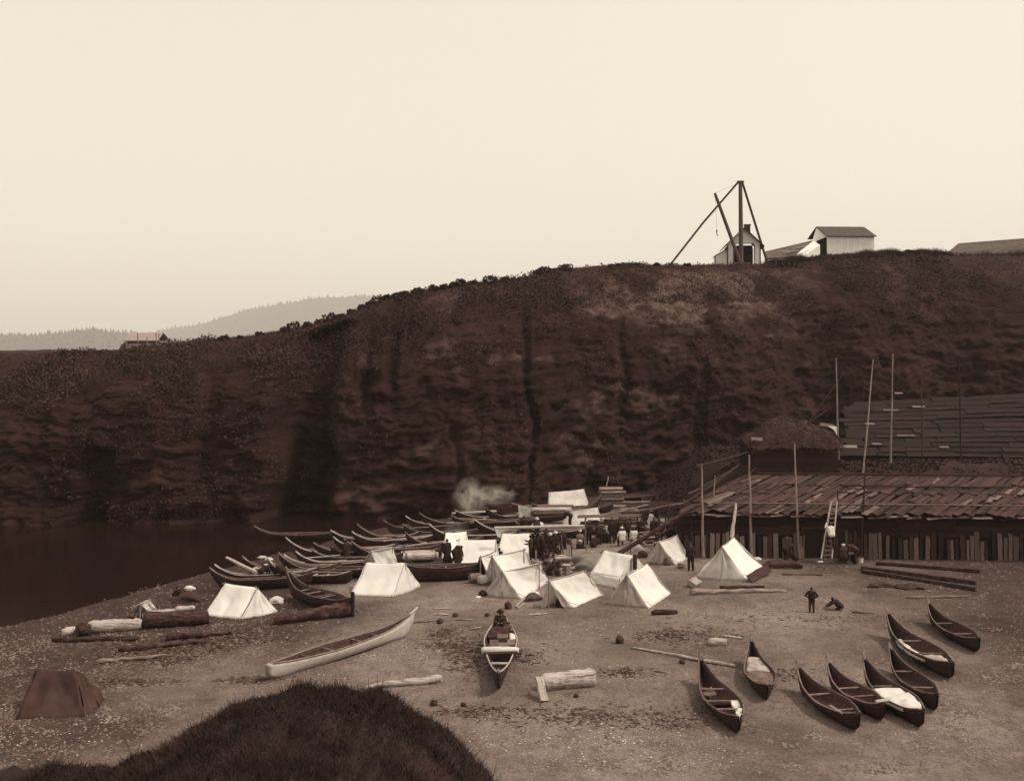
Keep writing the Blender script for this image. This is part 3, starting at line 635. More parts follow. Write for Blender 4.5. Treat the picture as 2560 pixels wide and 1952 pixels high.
# dark-roofed house at the right end of the ridge
p = ray(2392, 650, 136); eh = thing('ridge_house', p, 'dark low roof of a house at the right end of the ridge', 'house')
a0, a1, b0, b1 = ray(2362, 640, 135), ray(2396, 611, 138), ray(2700, 588, 133), ray(2700, 632, 130)
MB().prism([a0, a1, b0, b1], Vector((0, 0, .15))).build('roof', 'shingle', eh)
MB().prism([a1, ray(2420, 640, 142), ray(2740, 640, 137), b0], Vector((0, .15, .1))).build('roof', 'shingle', eh)
MB().prism([a0 - Vector((-.3, -.3, .1)), b1 + Vector((-.3, .3, -.1)), b1 + Vector((-.3, .3, -2.4)), a0 + Vector((.3, .3, -2.4))], Vector((0, .15, 0))).build('wall', 'plank_wall', eh)
MB().prism([a0 + Vector((.3, .3, -.1)), a1 + Vector((.3, 0, -.15)), ray(2420, 642, 142), ray(2420, 700, 142), a0 + Vector((.3, .3, -2.4))], Vector((.12, 0, 0))).build('gable', 'plank_wall', eh)
# stack of lumber
p = ray(1962, 660, 121); ls = thing('lumber_stack', p, 'dark low stack of lumber on trestles beside the derrick brace', 'lumber')
for k in range(6):
    board('plank', ls, p + Vector((-1.5 + random.uniform(-.3, .2), (k % 3) * .3, .32 + (k // 3) * .1)), p + Vector((1.5 + random.uniform(-.2, .4), (k % 3) * .3, .36 + (k // 3) * .1)), .28, .08, 'plank_wall')
for x in (-1.1, -.3, .5, 1.2): MB().box(p + Vector((x, .3, .05)), (.14, .8, .5)).build('trestle', 'timber', ls)
# far house on the left point, with masts and posts
p = ray(308, 872, 180); fr = frame(p, R(-12)); pm = F / 180
fh = thing('far_house', p, 'small distant pale-roofed house on the low left end of the headland', 'house')
MB().box(fr(3.6, 2, .6), (6.6, 3.4, 1.9), R(-12)).build('wall', 'canvas_grey', fh)
MB().prism([fr(.35, .3, 1.55), fr(.35, 3.7, 1.55), fr(.35, 2, 2.85)], fr(-.12, 0, 0) - p).build('gable', 'trim', fh)
MB().prism([fr(-.1, -.1, 1.45), fr(7.3, -.1, 1.45), fr(7.1, 2, 2.95), fr(.1, 2, 2.95)], Vector((0, 0, .12))).build('roof', 'shingle_pale', fh)
MB().prism([fr(.1, 2.02, 2.95), fr(7.1, 2.02, 2.95), fr(7.3, 4.1, 1.45), fr(-.1, 4.1, 1.45)], Vector((0, 0, .12))).build('roof', 'shingle_pale', fh)
MB().box(fr(4.0, .25, 1.2), (6.4, .1, .45), R(-12)).build('eave_band', 'trim', fh)
MB().prism([fr(-1.1, .8, -.3), fr(.2, .8, -.3), fr(.2, .8, 1.4), fr(-1.1, .8, .7)], fr(0, 2, 0) - p).build('lean_to', 'trim', fh)
for k, (x, y0, y1) in enumerate(((345, 832, 870), (368, 842, 868), (391, 832, 866), (398, 834, 866), (418, 842, 864), (425, 846, 864), (436, 848, 862), (445, 849, 862), (456, 850, 861), (217, 865, 884))):
    a = ray(x, y1 + 4, 176); b = ray(x + random.uniform(-1, 1), y0, 176)
    o = MB().tube([a, b], .09, 6).build('post', 'pole', origin=a); tag(o, ('mast in front of the distant house gable', 'post before the middle of the distant house', 'left of two masts at the right end of the distant house', 'right of two masts at the right end of the distant house', 'first fence post right of the distant house', 'second fence post right of the distant house', 'third fence post right of the distant house', 'fourth fence post right of the distant house', 'last fence post right of the distant house', 'lone low post left of the distant house')[k], 'post', 'posts around the distant house')
# dark bank at the far right skyline is part of the cliff; bushes along the skyline
def shrub(x, y, d, r, label):
    c = ray(x, y, d); rgs = np.random.default_rng(int(x) * 7 + 1); n = int(240 + 160 * r)
    q = rgs.normal(size=(n, 3)); q /= np.linalg.norm(q, axis=1)[:, None]; rad = r * (.55 + .45 * rgs.random(n) ** .5) * (1 + .35 * vnoise(q[:, 0] * 2.2 + x, q[:, 2] * 2.2 + q[:, 1], 3))
    P = q * rad[:, None] * np.array((1.15, 1, .8)) + np.array(c) + np.array((0, 0, r * .25))
    t_ = thing('shrub', c - Vector((0, 0, r * .6)), label, 'shrub', 'shrubs along the cliff skyline')
    V, Fq = leaf_quads(P, .24, rgs); np_o = np_mesh('foliage', V - np.array(t_.location), Fq, 'leaf' if rgs.random() < .7 else 'leaf_pale', parent=t_)
    s_ = MB()
    for a in range(4): s_.tube([c - Vector((0, 0, r * .7)), c + Vector((math.cos(a * 1.7) * r * .4, math.sin(a * 1.7) * r * .4, r * .3))], [.05, .02], 5)
    s_.build('stem', 'pole_dark', t_)
SHN = {}
for x in (165, 210, 255, 560, 600, 650, 712, 735, 770, 800, 830, 850, 880, 905, 925, 945, 968, 990, 1012, 1040, 1048, 1085, 1110, 1135, 1150, 1185, 1225, 1262, 1345, 1362, 1385, 1398, 1415, 1528, 1545, 1590, 1640, 1720, 2270, 2310, 2340):
    X0 = (x - CX) / F * 93; i = int(np.argmin(np.abs(pxr - x))); d = Yr[i] - .4
    y = np.interp(x, SKX, SKY_) + 2; r = random.choice((.35, .45, .55, .7)) if 700 < x < 1420 else random.choice((.25, .35, .45))
    near = 'of those left of the dark fissure' if x < 760 else ('on the rising shoulder right of the fissure' if x < 1060 else ('on the middle of the ridge' if x < 1430 else ('left of the derrick' if x < 1800 else 'near the right end of the ridge')))
    cnt = SHN.setdefault(near, []); cnt.append(x)
    ORD = ('first', 'second', 'third', 'fourth', 'fifth', 'sixth', 'seventh', 'eighth', 'ninth', 'tenth', 'eleventh', 'twelfth', 'thirteenth', 'fourteenth')
    shrub(x, y, d, r, '%s skyline shrub, %s from the left %s' % ('small' if r < .5 else 'rounded', ORD[len(cnt) - 1], near))

# ================================================================== PLANK LODGE (front) AND HOUSES BEHIND
pL = at(1692, 1393); pR = at(2950, 1404); ax = (pR - pL); ax.z = 0; LW = ax.length; ax.normalize(); ay = Vector((-ax.y, ax.x, 0)); ZG = pL.z - .05
def lf(x, y, z): return Vector((pL.x, pL.y, ZG)) + ax * x + ay * y + Vector((0, 0, z))
lodge = thing('plank_lodge', Vector((pL.x, pL.y, ZG)), 'long dark plank lodge with sagging board roof behind the tents', 'lodge')
EH, RB, RH, SK = 3.05, 7.6, 4.35, 6.2        # eave height, roof depth, ridge height, skew of the boards
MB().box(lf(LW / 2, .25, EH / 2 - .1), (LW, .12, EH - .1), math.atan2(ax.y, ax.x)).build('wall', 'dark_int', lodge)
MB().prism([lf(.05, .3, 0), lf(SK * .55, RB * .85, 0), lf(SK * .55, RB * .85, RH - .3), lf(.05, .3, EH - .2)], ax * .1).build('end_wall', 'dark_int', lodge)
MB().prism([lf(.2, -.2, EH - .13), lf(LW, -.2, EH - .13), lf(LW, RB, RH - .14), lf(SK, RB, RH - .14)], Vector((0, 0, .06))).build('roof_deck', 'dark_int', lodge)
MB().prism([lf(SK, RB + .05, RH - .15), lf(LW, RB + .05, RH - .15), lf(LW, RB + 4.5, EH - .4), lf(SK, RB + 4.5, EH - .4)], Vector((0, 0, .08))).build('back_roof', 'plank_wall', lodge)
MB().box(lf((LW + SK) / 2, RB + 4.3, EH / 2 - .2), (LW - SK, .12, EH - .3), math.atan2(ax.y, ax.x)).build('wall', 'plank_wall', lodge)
# upper wall: long horizontal boards
nr_ = 6
for r in range(nr_):
    z = 1.62 + r * (EH - 1.68) / nr_ + .11; x = random.uniform(-.3, .2)
    while x < LW - .3:
        L_ = random.uniform(2.2, 4.6)
        if not (x + L_ > 9.2 and x < 9.2): pass
        y_ = .1 - .035 * (r % 2) + random.uniform(-.025, .025)
        board('wall_board', lodge, lf(x, y_, z + random.uniform(-.02, .02)), lf(min(x + L_, LW), y_, z + random.uniform(-.02, .02)), .27, .045, 'plank_wall', up=-ay)
        x += L_ + random.uniform(.0, .06)
# lower wall: upright boards of uneven height
x = .1
while x < LW - .2:
    wdb = random.uniform(.16, .36)
    px_ = CX + lf(x, 0, 0).x * F / lf(x, 0, 0).y
    if not (2003 < px_ < 2056):
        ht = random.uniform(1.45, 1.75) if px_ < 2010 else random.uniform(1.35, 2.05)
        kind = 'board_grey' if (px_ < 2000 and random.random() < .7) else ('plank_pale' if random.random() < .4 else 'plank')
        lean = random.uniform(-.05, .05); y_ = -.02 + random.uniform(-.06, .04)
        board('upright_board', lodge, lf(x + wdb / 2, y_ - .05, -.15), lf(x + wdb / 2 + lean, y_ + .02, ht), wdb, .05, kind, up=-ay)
    x += wdb + (random.uniform(.02, .1) if random.random() < .7 else random.uniform(.1, .25))
# door
xd = [q for q in np.arange(0, LW, .05) if CX + lf(q, 0, 0).x * F / lf(q, 0, 0).y > 2005][0]
MB().box(lf(xd + .62, -.02, .95), (1.15, .06, 1.9), math.atan2(ax.y, ax.x)).build('door', 'plank_wall', lodge)
for dx in (0, 1.24): MB().box(lf(xd + dx, -.05, 1.0), (.1, .1, 2.05), math.atan2(ax.y, ax.x)).build('door_post', 'plank', lodge)
MB().box(lf(xd + .62, -.05, 2.08), (1.4, .12, .12), math.atan2(ax.y, ax.x)).build('door_lintel', 'plank', lodge)
# roof boards in overlapping courses, laid askew
def rp(u, v, lift=0):
    """u metres along the eave, v 0..1 up the roof"""
    return lf(u + SK * v, -.25 + (RB + .25) * v, EH + (RH - EH) * v + lift)
rn = (rp(1, 0) - rp(0, 0)).cross(rp(0, 1) - rp(0, 0)).normalized(); rn = rn if rn.z > 0 else -rn
courses = [(-.03, .34), (.22, .58), (.46, .80), (.68, 1.02)]
for ci, (v0, v1) in enumerate(courses):
    u = .0 - (0.4 if ci else 0)
    while u < LW - .2 - (SK if False else 0):
        wdb = random.uniform(.26, .56); a0 = v0 + random.uniform(-.05, .06); a1 = v1 + random.uniform(-.07, .05)
        lift = .03 + .05 * ci + random.uniform(0, .07); tw = random.uniform(-.25, .25)
        pxq = CX + rp(u, a0).x * F / rp(u, a0).y
        kind = 'plank_pale' if random.random() < (.13 if pxq < 2150 else .06) else 'plank'
        board('roof_board', lodge, rp(u + wdb / 2, a0, lift + random.uniform(0, .06)), rp(u + wdb / 2 + tw, a1, lift + random.uniform(0, .04)), wdb * .98 * .78, .035, kind, up=rn)
        u += wdb * random.uniform(.86, 1.12)
for k in range(26):   # loose short boards and patches
    u = random.uniform(.5, LW - 1.5); v = random.uniform(.0, .85); L_ = random.uniform(.8, 1.9) / 10
    board('roof_patch', lodge, rp(u, v, .27 + .04 * random.random()), rp(u + random.uniform(-.2, .3), v + L_, .28 + .06 * random.random()), random.uniform(.2, .34), .035, random.choice(('plank_pale', 'plank_pale', 'plank')), up=rn)
# eave boards poking out, many of them pale
u = .3
while u < LW - .6:
    L_ = random.uniform(.7, 1.5)
    board('eave_board', lodge, rp(u, -.035, -.05 + random.uniform(-.14, .05)), rp(u + L_, -.02, -.03 + random.uniform(-.12, .06)), random.uniform(.25, .42), .035, random.choice(('plank_pale', 'plank', 'plank_pale')), up=rn)
    u += L_ * random.uniform(.8, 1.6)
for v, du, l0, l1 in ((.10, 0, 1.8, LW - 3), (.62, .5, 8, LW - 12), (.99, .0, .5, LW - 6.5)):
    pts = [rp(q + random.uniform(-.1, .1), v, .38 + random.uniform(-.03, .03)) for q in np.linspace(l0, l1, 8)]
    MB().tube(pts, .07, 6).build('roof_pole', 'plank_pale' if v < .3 else 'plank', lodge)
# broken framing at the left end
for k, (a, b) in enumerate((((1705, 1262), (1845, 1165)), ((1720, 1235), (1800, 1195)), ((1700, 1290), (1745, 1270)), ((1740, 1165), (1870, 1130)), ((1735, 1245), (1830, 1180)), ((1690, 1300), (1790, 1215)), ((1758, 1215), (1850, 1160)), ((1770, 1262), (1890, 1170)))):
    d0, d1 = pL.y + .5 + .25 * k, pL.y + 5.5 + .3 * k
    MB().tube([ray(a[0], a[1], d0), ray((a[0] + b[0]) / 2, (a[1] + b[1]) / 2 + 2, (d0 + d1) / 2), ray(b[0], b[1], d1)], [.08, .07, .05], 6).build('rafter_pole', 'plank', lodge)

# mound-roofed hut behind the ridge
dH = 78.5; pH = ray(1985, 1200, dH); pH.z = gh(pH.x, pH.y)
hut = thing('thatched_hut', pH, 'dark square hut under a shaggy mounded thatch roof above the lodge', 'hut')
x0, x1 = ray(1885, 1100, dH).x, ray(2093, 1100, dH).x; zt = ray(1985, 1108, dH).z
for k in range(9):
    z0 = pH.z - .3 + k * (zt - pH.z + .3) / 9; z1 = z0 + (zt - pH.z + .3) / 9 + .03
    board('wall_board', hut, (x0, dH + random.uniform(-.02, .02), (z0 + z1) / 2), (x1, dH + random.uniform(-.02, .02), (z0 + z1) / 2), z1 - z0, .05, 'plank_wall', up=(0, -1, 0))
MB().box(((x0 + x1) / 2, dH + 2.6, (zt + pH.z) / 2 - .1), (x1 - x0 - .05, 5.0, zt - pH.z + .3)).build('wall', 'dark_int', hut)
# thatch: lumpy mound with shaggy fringe
nu, nv_ = 46, 30; U, Vv = np.meshgrid(np.linspace(-1, 1, nu), np.linspace(-1, 1, nv_))
hw = (x1 - x0) / 2 + .3; Xm = (x0 + x1) / 2 + U * hw; Ym = dH + 2.5 + Vv * 3.1
zpk = ray(1985, 1046, dH + 1.5).z
hb_ = np.clip(1 - np.abs(Vv) ** 2.6, 0, 1) ** .6 * np.interp(U, [-1, -.75, -.35, 0, .3, .7, 1], [.12, .38, .85, 1, .86, .7, .3])
Zm = zt - .35 + (zpk - zt + .35) * hb_ + .22 * fbm(Xm * 1.1, Ym * 1.1, 4, 7)
np_mesh('thatch_roof', np.stack([Xm, Ym, Zm], -1).reshape(-1, 3) - np.array(hut.location), grid_faces(nv_, nu), 'thatch', parent=hut, smooth=True)
n = 5200; k = rg.integers(0, Xm.size, n); P = np.stack([Xm.ravel()[k], Ym.ravel()[k], Zm.ravel()[k]], -1) + rg.normal(0, .1, (n, 3)); Dr = rg.normal(0, .22, (n, 3)); Dr[:, 2] -= .12; Dr[:, 1] -= .12
V = np.stack([P, P + rg.normal(0, .02, (n, 3)) + np.array((.03, 0, .03)), P + Dr * 1.3], 1).reshape(-1, 3)
th_ = np_mesh('straw', V - np.array(hut.location), np.arange(3 * n).reshape(-1, 3), 'thatch', parent=hut); tag(th_, kind='stuff')
board('ridge_board', hut, ray(1878, 1096, dH - .2), ray(1906, 1098, dH - .2), .3, .05, 'plank_pale', up=(0, -1, .6))
board('ridge_board', hut, ray(2050, 1060, dH), ray(2086, 1066, dH), .3, .05, 'plank_pale', up=(0, -1, .6))
o = MB(); cl_ = [ray(2072, 1066, dH - .3), ray(2092, 1067, dH - .3), ray(2093, 1088, dH - .3), ray(2085, 1075, dH - .35)]
o.prism(cl_, (0, .12, .02)); o = o.build('hung_cloth', 'cloth_white', origin=cl_[0]); tag(o, 'small white cloth hung at the hut eave beside a tall pole', 'cloth')
o = board('pale_board', None, ray(2096, 1115, 80.5), ray(2143, 1116, 80.5), .24, .05, 'drift_pale', up=(0, -1, .4)); tag(o, 'short bright board lying on the slope right of the thatched hut', 'board')

# big house of level boards behind, at the right
dB = 84.0; pB = ray(2110, 1165, dB); pB.z = gh(pB.x, pB.y)
bh = thing('back_lodge', pB, 'broad dark house of level boards on the slope above the plank lodge', 'house')
e0, e1 = ray(2104, 1135, dB), ray(2640, 1140, dB + 1); r0, r1 = ray(2128, 1002, dB + 8.5), ray(2640, 975, dB + 9.5)
up_ = (e1 - e0).cross(r0 - e0).normalized(); up_ = up_ if up_.z > 0 else -up_
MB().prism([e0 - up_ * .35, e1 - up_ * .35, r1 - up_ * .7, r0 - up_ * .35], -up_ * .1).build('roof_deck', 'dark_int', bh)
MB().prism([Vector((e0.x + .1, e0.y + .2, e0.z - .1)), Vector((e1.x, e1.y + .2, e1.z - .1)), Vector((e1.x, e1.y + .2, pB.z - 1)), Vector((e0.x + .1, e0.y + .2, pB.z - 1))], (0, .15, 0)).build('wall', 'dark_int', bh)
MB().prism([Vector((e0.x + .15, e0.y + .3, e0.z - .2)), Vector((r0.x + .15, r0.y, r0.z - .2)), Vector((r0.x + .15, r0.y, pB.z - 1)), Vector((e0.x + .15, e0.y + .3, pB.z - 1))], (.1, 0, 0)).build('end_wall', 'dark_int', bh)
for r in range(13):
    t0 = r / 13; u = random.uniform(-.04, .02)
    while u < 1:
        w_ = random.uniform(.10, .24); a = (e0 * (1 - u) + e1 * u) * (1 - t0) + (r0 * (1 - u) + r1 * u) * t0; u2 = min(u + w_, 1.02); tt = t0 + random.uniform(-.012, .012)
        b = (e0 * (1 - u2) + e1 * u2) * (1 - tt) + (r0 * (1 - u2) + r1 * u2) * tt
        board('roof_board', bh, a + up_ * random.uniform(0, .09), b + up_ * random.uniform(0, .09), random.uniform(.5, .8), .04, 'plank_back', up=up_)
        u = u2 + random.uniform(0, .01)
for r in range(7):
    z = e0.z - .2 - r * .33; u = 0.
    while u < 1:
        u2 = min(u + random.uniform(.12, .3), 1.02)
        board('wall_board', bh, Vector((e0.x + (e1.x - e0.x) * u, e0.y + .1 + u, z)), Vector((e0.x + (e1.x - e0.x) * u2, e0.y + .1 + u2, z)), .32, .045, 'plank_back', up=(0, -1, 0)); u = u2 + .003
for x, y in ((2150, 1065), (2175, 1115), (2235, 1095), (2345, 1122), (2190, 1030), (2265, 1024), (2215, 985)):
    t0 = (1135 - y) / 140; q = (x - 2104) / 536; a = (e0 * (1 - q) + e1 * q) * (1 - t0) + (r0 * (1 - q) + r1 * q) * t0
    board('loose_board', bh, a + up_ * .2, a + (e1 - e0).normalized() * random.uniform(.7, 1.9) + up_ * .22, .3, .04, 'plank_pale', up=up_)

# ------------------------------------------------------------------ tall poles
def pole(a, b, d0, d1, r, m_, label, grp='tall drying poles about the lodge', name='tall_pole'):
    pa = ray(a[0], a[1], d0); pb = ray(b[0], b[1], d1); n = 7
    pts = [pb.lerp(pa, i / (n - 1)) + Vector((random.uniform(-.02, .02), random.uniform(-.02, .02), 0)) for i in range(n)]
    o = MB().tube(pts, [r * (1.15 - .55 * i / (n - 1)) for i in range(n)], 7, jit=.12).build(name, m_, origin=pb); tag(o, label, 'pole', grp); return o
dl = pL.y
pole((2090, 895), (2096, 1150), 81.5, 81.5, .085, 'pole', 'tall knotty pale pole rising right of the thatched hut')
pole((2183, 898), (2156, 1205), 80.5, 78, .08, 'pole', 'tall pole leaning right, second of the row behind the lodge roof')
pole((2232, 884), (2226, 1160), 81, 81, .08, 'pole', 'tallest upright pole, third of the row behind the lodge roof')
pole((2303, 912), (2306, 1140), 82, 82, .07, 'plank', 'dim tall pole right of the tallest pole behind the lodge')
pole((2398, 893), (2402, 1150), 83, 83, .07, 'plank_wall', 'faint tall pole at the far right behind the lodge')
pole((2125, 930), (2127, 1010), 92.4, 92.4, .05, 'plank_wall', 'thin short pole at the left end of the back house roof')
pole((2145, 955), (2146, 1000), 92.4, 92.4, .05, 'plank', 'short stub pole at the back house ridge, left one')
pole((2160, 945), (2158, 1000), 92.4, 92.4, .05, 'plank', 'short stub pole at the back house ridge, right one')
pole((2257, 915), (2258, 985), 92.4, 92.4, .05, 'plank_wall', 'thin faint pole on the back house ridge behind the tallest pole')
pole((1754, 1160), (1758, 1392), dl - .9, dl - .9, .075, 'pole', 'upright pole at the left corner of the plank lodge')
pole((1873, 1137), (1879, 1394), dl - .8, dl - .8, .085, 'pole', 'tall pole before the lodge wall, right of the big tent ridge')
pole((1986, 1108), (1998, 1397), dl - .8, dl - .8, .08, 'pole', 'tall pole before the lodge, left of its door')
pole((2165, 1145), (2150, 1402), dl - .9, dl - .9, .07, 'plank', 'dark pole before the lodge beside the white bucket')
pole((2094, 1225), (2093, 1340), dl - .5, dl - .4, .06, 'plank', 'short dark pole against the lodge eave above the ladder')
pole((1788, 1188), (1783, 1262), dl + 2.2, dl + 2, .055, 'pole', 'short leaning pole in the broken left roof end of the lodge')
pole((1840, 1258), (1829, 1345), dl - 1.6, dl - 2.2, .12, 'pole_pale', 'pale weathered pole standing out of the big right tent')
pole((1839, 1100), (1840, 1165), 76, 76, .05, 'plank_wall', 'thin faint pole above the broken left end of the lodge')
pole((2112, 930), (2021, 1056), 81.2, 79.5, .035, 'plank', 'thin long stay slanting from the tall pole to the thatch roof')
pole((2082, 1015), (2025, 1056), 80.4, 79.5, .05, 'plank', 'short spar slanting up from the thatch roof')
pole((1076, 1200), (1081, 1300), 86, 86, .05, 'plank_wall', 'thin dim pole standing behind the beached canoes')
pole((1521, 1190), (1510, 1252), 88, 87, .07, 'pole', 'leaning pale pole behind the rear white tents')
pole((1529, 1190), (1528, 1255), 88, 88, .04, 'plank', 'thin dark pole just right of the leaning pale pole')
pole((1606, 1245), (1611, 1270), 82, 82, .05, 'pole', 'short post left of the board pile by the rear racks')
pole((1710, 1248), (1711, 1295), 71, 71, .06, 'pole', 'short post at the corner between racks and lodge')
pole((2200, 1160), (2155, 1260), 71.5, 69.5, .045, 'plank', 'slender stick leaning on the lodge roof')

# ================================================================== CANOES
def canoe(label, bow, stern=None, L=None, ang=0., hb=1.1, hs=.75, Wd=1.1, Dp=.55, out='hull', inn='hull_in', gun='gunwale', rise=.55, srise=.2,
          thw=4, roll=0., prow=.16, post=False, grp='beached canoes', afloat=False, name='canoe'):
    """bow / stern: photo pixels of the bow tip and of the stern top"""
    B = at(bow[0], bow[1], hb)
    if stern is not None:
        S = at(stern[0], stern[1], hs); dv = Vector((B.x - S.x, B.y - S.y, 0)); L0 = dv.length
        if L: L0 = L
        dv.normalize()
    else:
        dv = Vector((-math.cos(R(ang)), -math.sin(R(ang)), 0)); L0 = L
    L = L0; sv = Vector((-dv.y, dv.x, 0)); Bg = Vector((B.x, B.y, 0)); Sg = Bg - dv * L; C = (Bg + Sg) / 2
    gz = lambda p: max(gh(p.x, p.y), -.12 if afloat else -.05)
    z0 = gz(Bg.lerp(Sg, .12)); z1 = gz(Bg.lerp(Sg, .9)); rt = thing(name, Vector((C.x, C.y, (z0 + z1) / 2)), label, 'canoe', grp)
    cr, sr = math.cos(R(roll)), math.sin(R(roll))
    def W3(t, y, z):      # t: 0 stern .. 1 bow
        y, z = y * cr - z * sr, y * sr + z * cr
        return Sg.lerp(Bg, t) + sv * y + Vector((0, 0, z0 * t + z1 * (1 - t) + z + abs(sr) * Wd * .28))
    def hw(t):
        a = min(1, t / .42); b = min(1, (1 - t) / .60)
        return Wd / 2 * (1 - (1 - a) ** 1.7 * .965) * (1 - (1 - b) ** 1.45 * .97)
    def sheer(t): return Dp * (1 + .12 * (2 * t - 1) ** 2) + rise * max(0, (t - .70) / .30) ** 2.0 + srise * max(0, (.16 - t) / .16) ** 1.5
    def keel(t): 
        k = max(0, (t - (1 - prow)) / prow); s_ = max(0, (.09 - t) / .09)
        return .85 * (sheer(1) - .12) * k ** 1.6 + .3 * s_ ** 1.5
    n = 30; prof = 7; ts = [.5 - .5 * math.cos(math.pi * i / (n - 1)) if False else i / (n - 1) for i in range(n)]
    def ring(t, inset, zin):
        w_ = max(hw(t) - inset, .012); k = keel(t) + zin; s = sheer(t); k = min(k, s - .03); o_ = []
        for j in range(prof * 2 + 1):
            q = (j - prof) / prof; a = abs(q)
            y = w_ * math.copysign(1 - (1 - a) ** 1.9, q) * (.80 + .2 * a); z = k + (s - k) * a ** 2.1
            o_.append(W3(t, y, z))
        return o_
    m_ = 2 * prof + 1; vs = []; fs = []; mi = []
    for t in ts: vs += ring(t, 0, 0)
    ko = len(vs); tin = [.025 + .95 * t for t in ts]
    for t in tin: vs += ring(t, .045, .05)
    for i in range(n - 1):
        for j in range(m_ - 1):
            a = i * m_ + j; fs.append((a, a + 1, a + m_ + 1, a + m_)); mi.append(0)
            a += ko; fs.append((a, a + m_, a + m_ + 1, a + 1)); mi.append(1)
        for j in (0, m_ - 1):
            a = i * m_ + j; fs.append((a, a + m_, ko + a + m_, ko + a)); mi.append(0)
    for i in (0, n - 1):
        for j in range(m_ - 1):
            a = i * m_ + j; fs.append((a, ko + a, ko + a + 1, a + 1)); mi.append(0)
    mb = MB(); mb.v = [tuple(v) for v in vs]; mb.f = fs; mb.m = mi
    mb.build('hull', [out, inn], rt, smooth=True)
    for s in (-1, 1):
        pts = [W3(t, s * (hw(t) + .005), sheer(t) + .012) for t in ts[1:]]
        MB().tube(pts, .03, 6).build('gunwale', gun, rt)
    for k in range(thw):
        t = .16 + .62 * (k + .5 + random.uniform(-.3, .3)) / thw; MB().tube([W3(t, -hw(t) + .02, sheer(t) - .1), W3(t, hw(t) - .02, sheer(t) - .1)], .035, 6).build('thwart', gun, rt)
    tip = [W3(.955, 0, sheer(.955) + .0), W3(1.0, 0, sheer(1) + .03), W3(1.012, 0, sheer(1) + .12)]
    MB().tube(tip, [.05, .055, .03], 6).build('prow', gun if out != 'hull_pale' else out, rt)
    if post: MB().beam(W3(.0, 0, .02), W3(-.004, 0, sheer(0) + .25), .12, .2, up=tuple(dv)).build('stern_post', out, rt)
    rt['_dummy'] = 0; del rt['_dummy']
    return dict(root=rt, W3=W3, hw=hw, sheer=sheer, keel=keel, L=L, dv=dv, sv=sv)

# foreground
cA = canoe('long narrow canoe with a bleached pale side and pointed white bow, left foreground', (1040, 1522), (664, 1668), hb=1.15, hs=.62, Wd=1.15, Dp=.6, out='hull_pale', gun='gunwale', rise=.45, srise=.05, thw=4, prow=.10, grp='canoes on the open foreshore')
cB = canoe('canoe loaded with boxes and bundles, its sharp bow pointing at the camera', (1246, 1690), (1253, 1562), L=9.4, hb=.85, Wd=1.45, Dp=.62, gun='gunwale_pale', rise=.3, thw=2, prow=.12, grp='canoes on the open foreshore')
cC = canoe('dark canoe with a knobbed bow and white cloth along its right side', (1749, 1632), (1850, 1800), hb=1.15, hs=.6, Wd=1.35, Dp=.5, rise=.5, thw=3, prow=.12, grp='canoes on the open foreshore')
cD = canoe('short canoe covered with pale sacking beside the bright pole end', (1877, 1590), (1918, 1718), hb=1.1, hs=.6, Wd=1.2, Dp=.5, rise=.5, thw=2, prow=.12, grp='canoes on the open foreshore')
cE = canoe('empty dark canoe, leftmost of the row slanting into the lower right corner', (1992, 1652), (2150, 1792), hb=1.1, hs=.6, Wd=1.3, Dp=.5, rise=.45, thw=2, prow=.12, grp='canoes on the open foreshore')
cF = canoe('empty dark canoe between the leftmost one and the one with a white sheet', (2067, 1640), (2212, 1768), hb=1.1, hs=.6, Wd=1.25, Dp=.5, rise=.45, thw=2, prow=.12, grp='canoes on the open foreshore')
cG = canoe('canoe with a bright white sheet spread over its middle, lower right', (2157, 1632), (2310, 1785), hb=1.15, hs=.6, Wd=1.35, Dp=.52, gun='gunwale', rise=.5, thw=2, prow=.12, grp='canoes on the open foreshore')
cH = canoe('large dark canoe with pale mats along its side, near right edge', (2215, 1518), (2385, 1660), hb=1.3, hs=.7, Wd=1.5, Dp=.56, rise=.6, thw=2, prow=.12, grp='canoes on the open foreshore')
cI = canoe('dim canoe lying between the white-sheet canoe and the large matted canoe', (2223, 1605), (2345, 1745), hb=1.1, hs=.6, Wd=1.2, Dp=.5, rise=.45, thw=2, prow=.12, grp='canoes on the open foreshore')
cJ = canoe('shadowy canoe farthest right, above the large matted canoe', (2318, 1492), (2450, 1600), hb=1.2, hs=.65, Wd=1.3, Dp=.5, rise=.5, thw=2, prow=.12, grp='canoes on the open foreshore')
cK = canoe('broad dark canoe with a square stern post between two left tents', (716, 1424), (881, 1494), hb=1.45, hs=.95, Wd=1.35, Dp=.7, rise=.75, srise=.25, thw=5, prow=.12, post=True, grp='canoes among the tents')
cL = canoe('long plain dug-out hull lying broadside behind the barrels', (1004, 1418), (1206, 1412), hb=.9, hs=.85, Wd=1.2, Dp=.85, rise=.1, srise=.05, thw=3, prow=.06, grp='canoes among the tents')
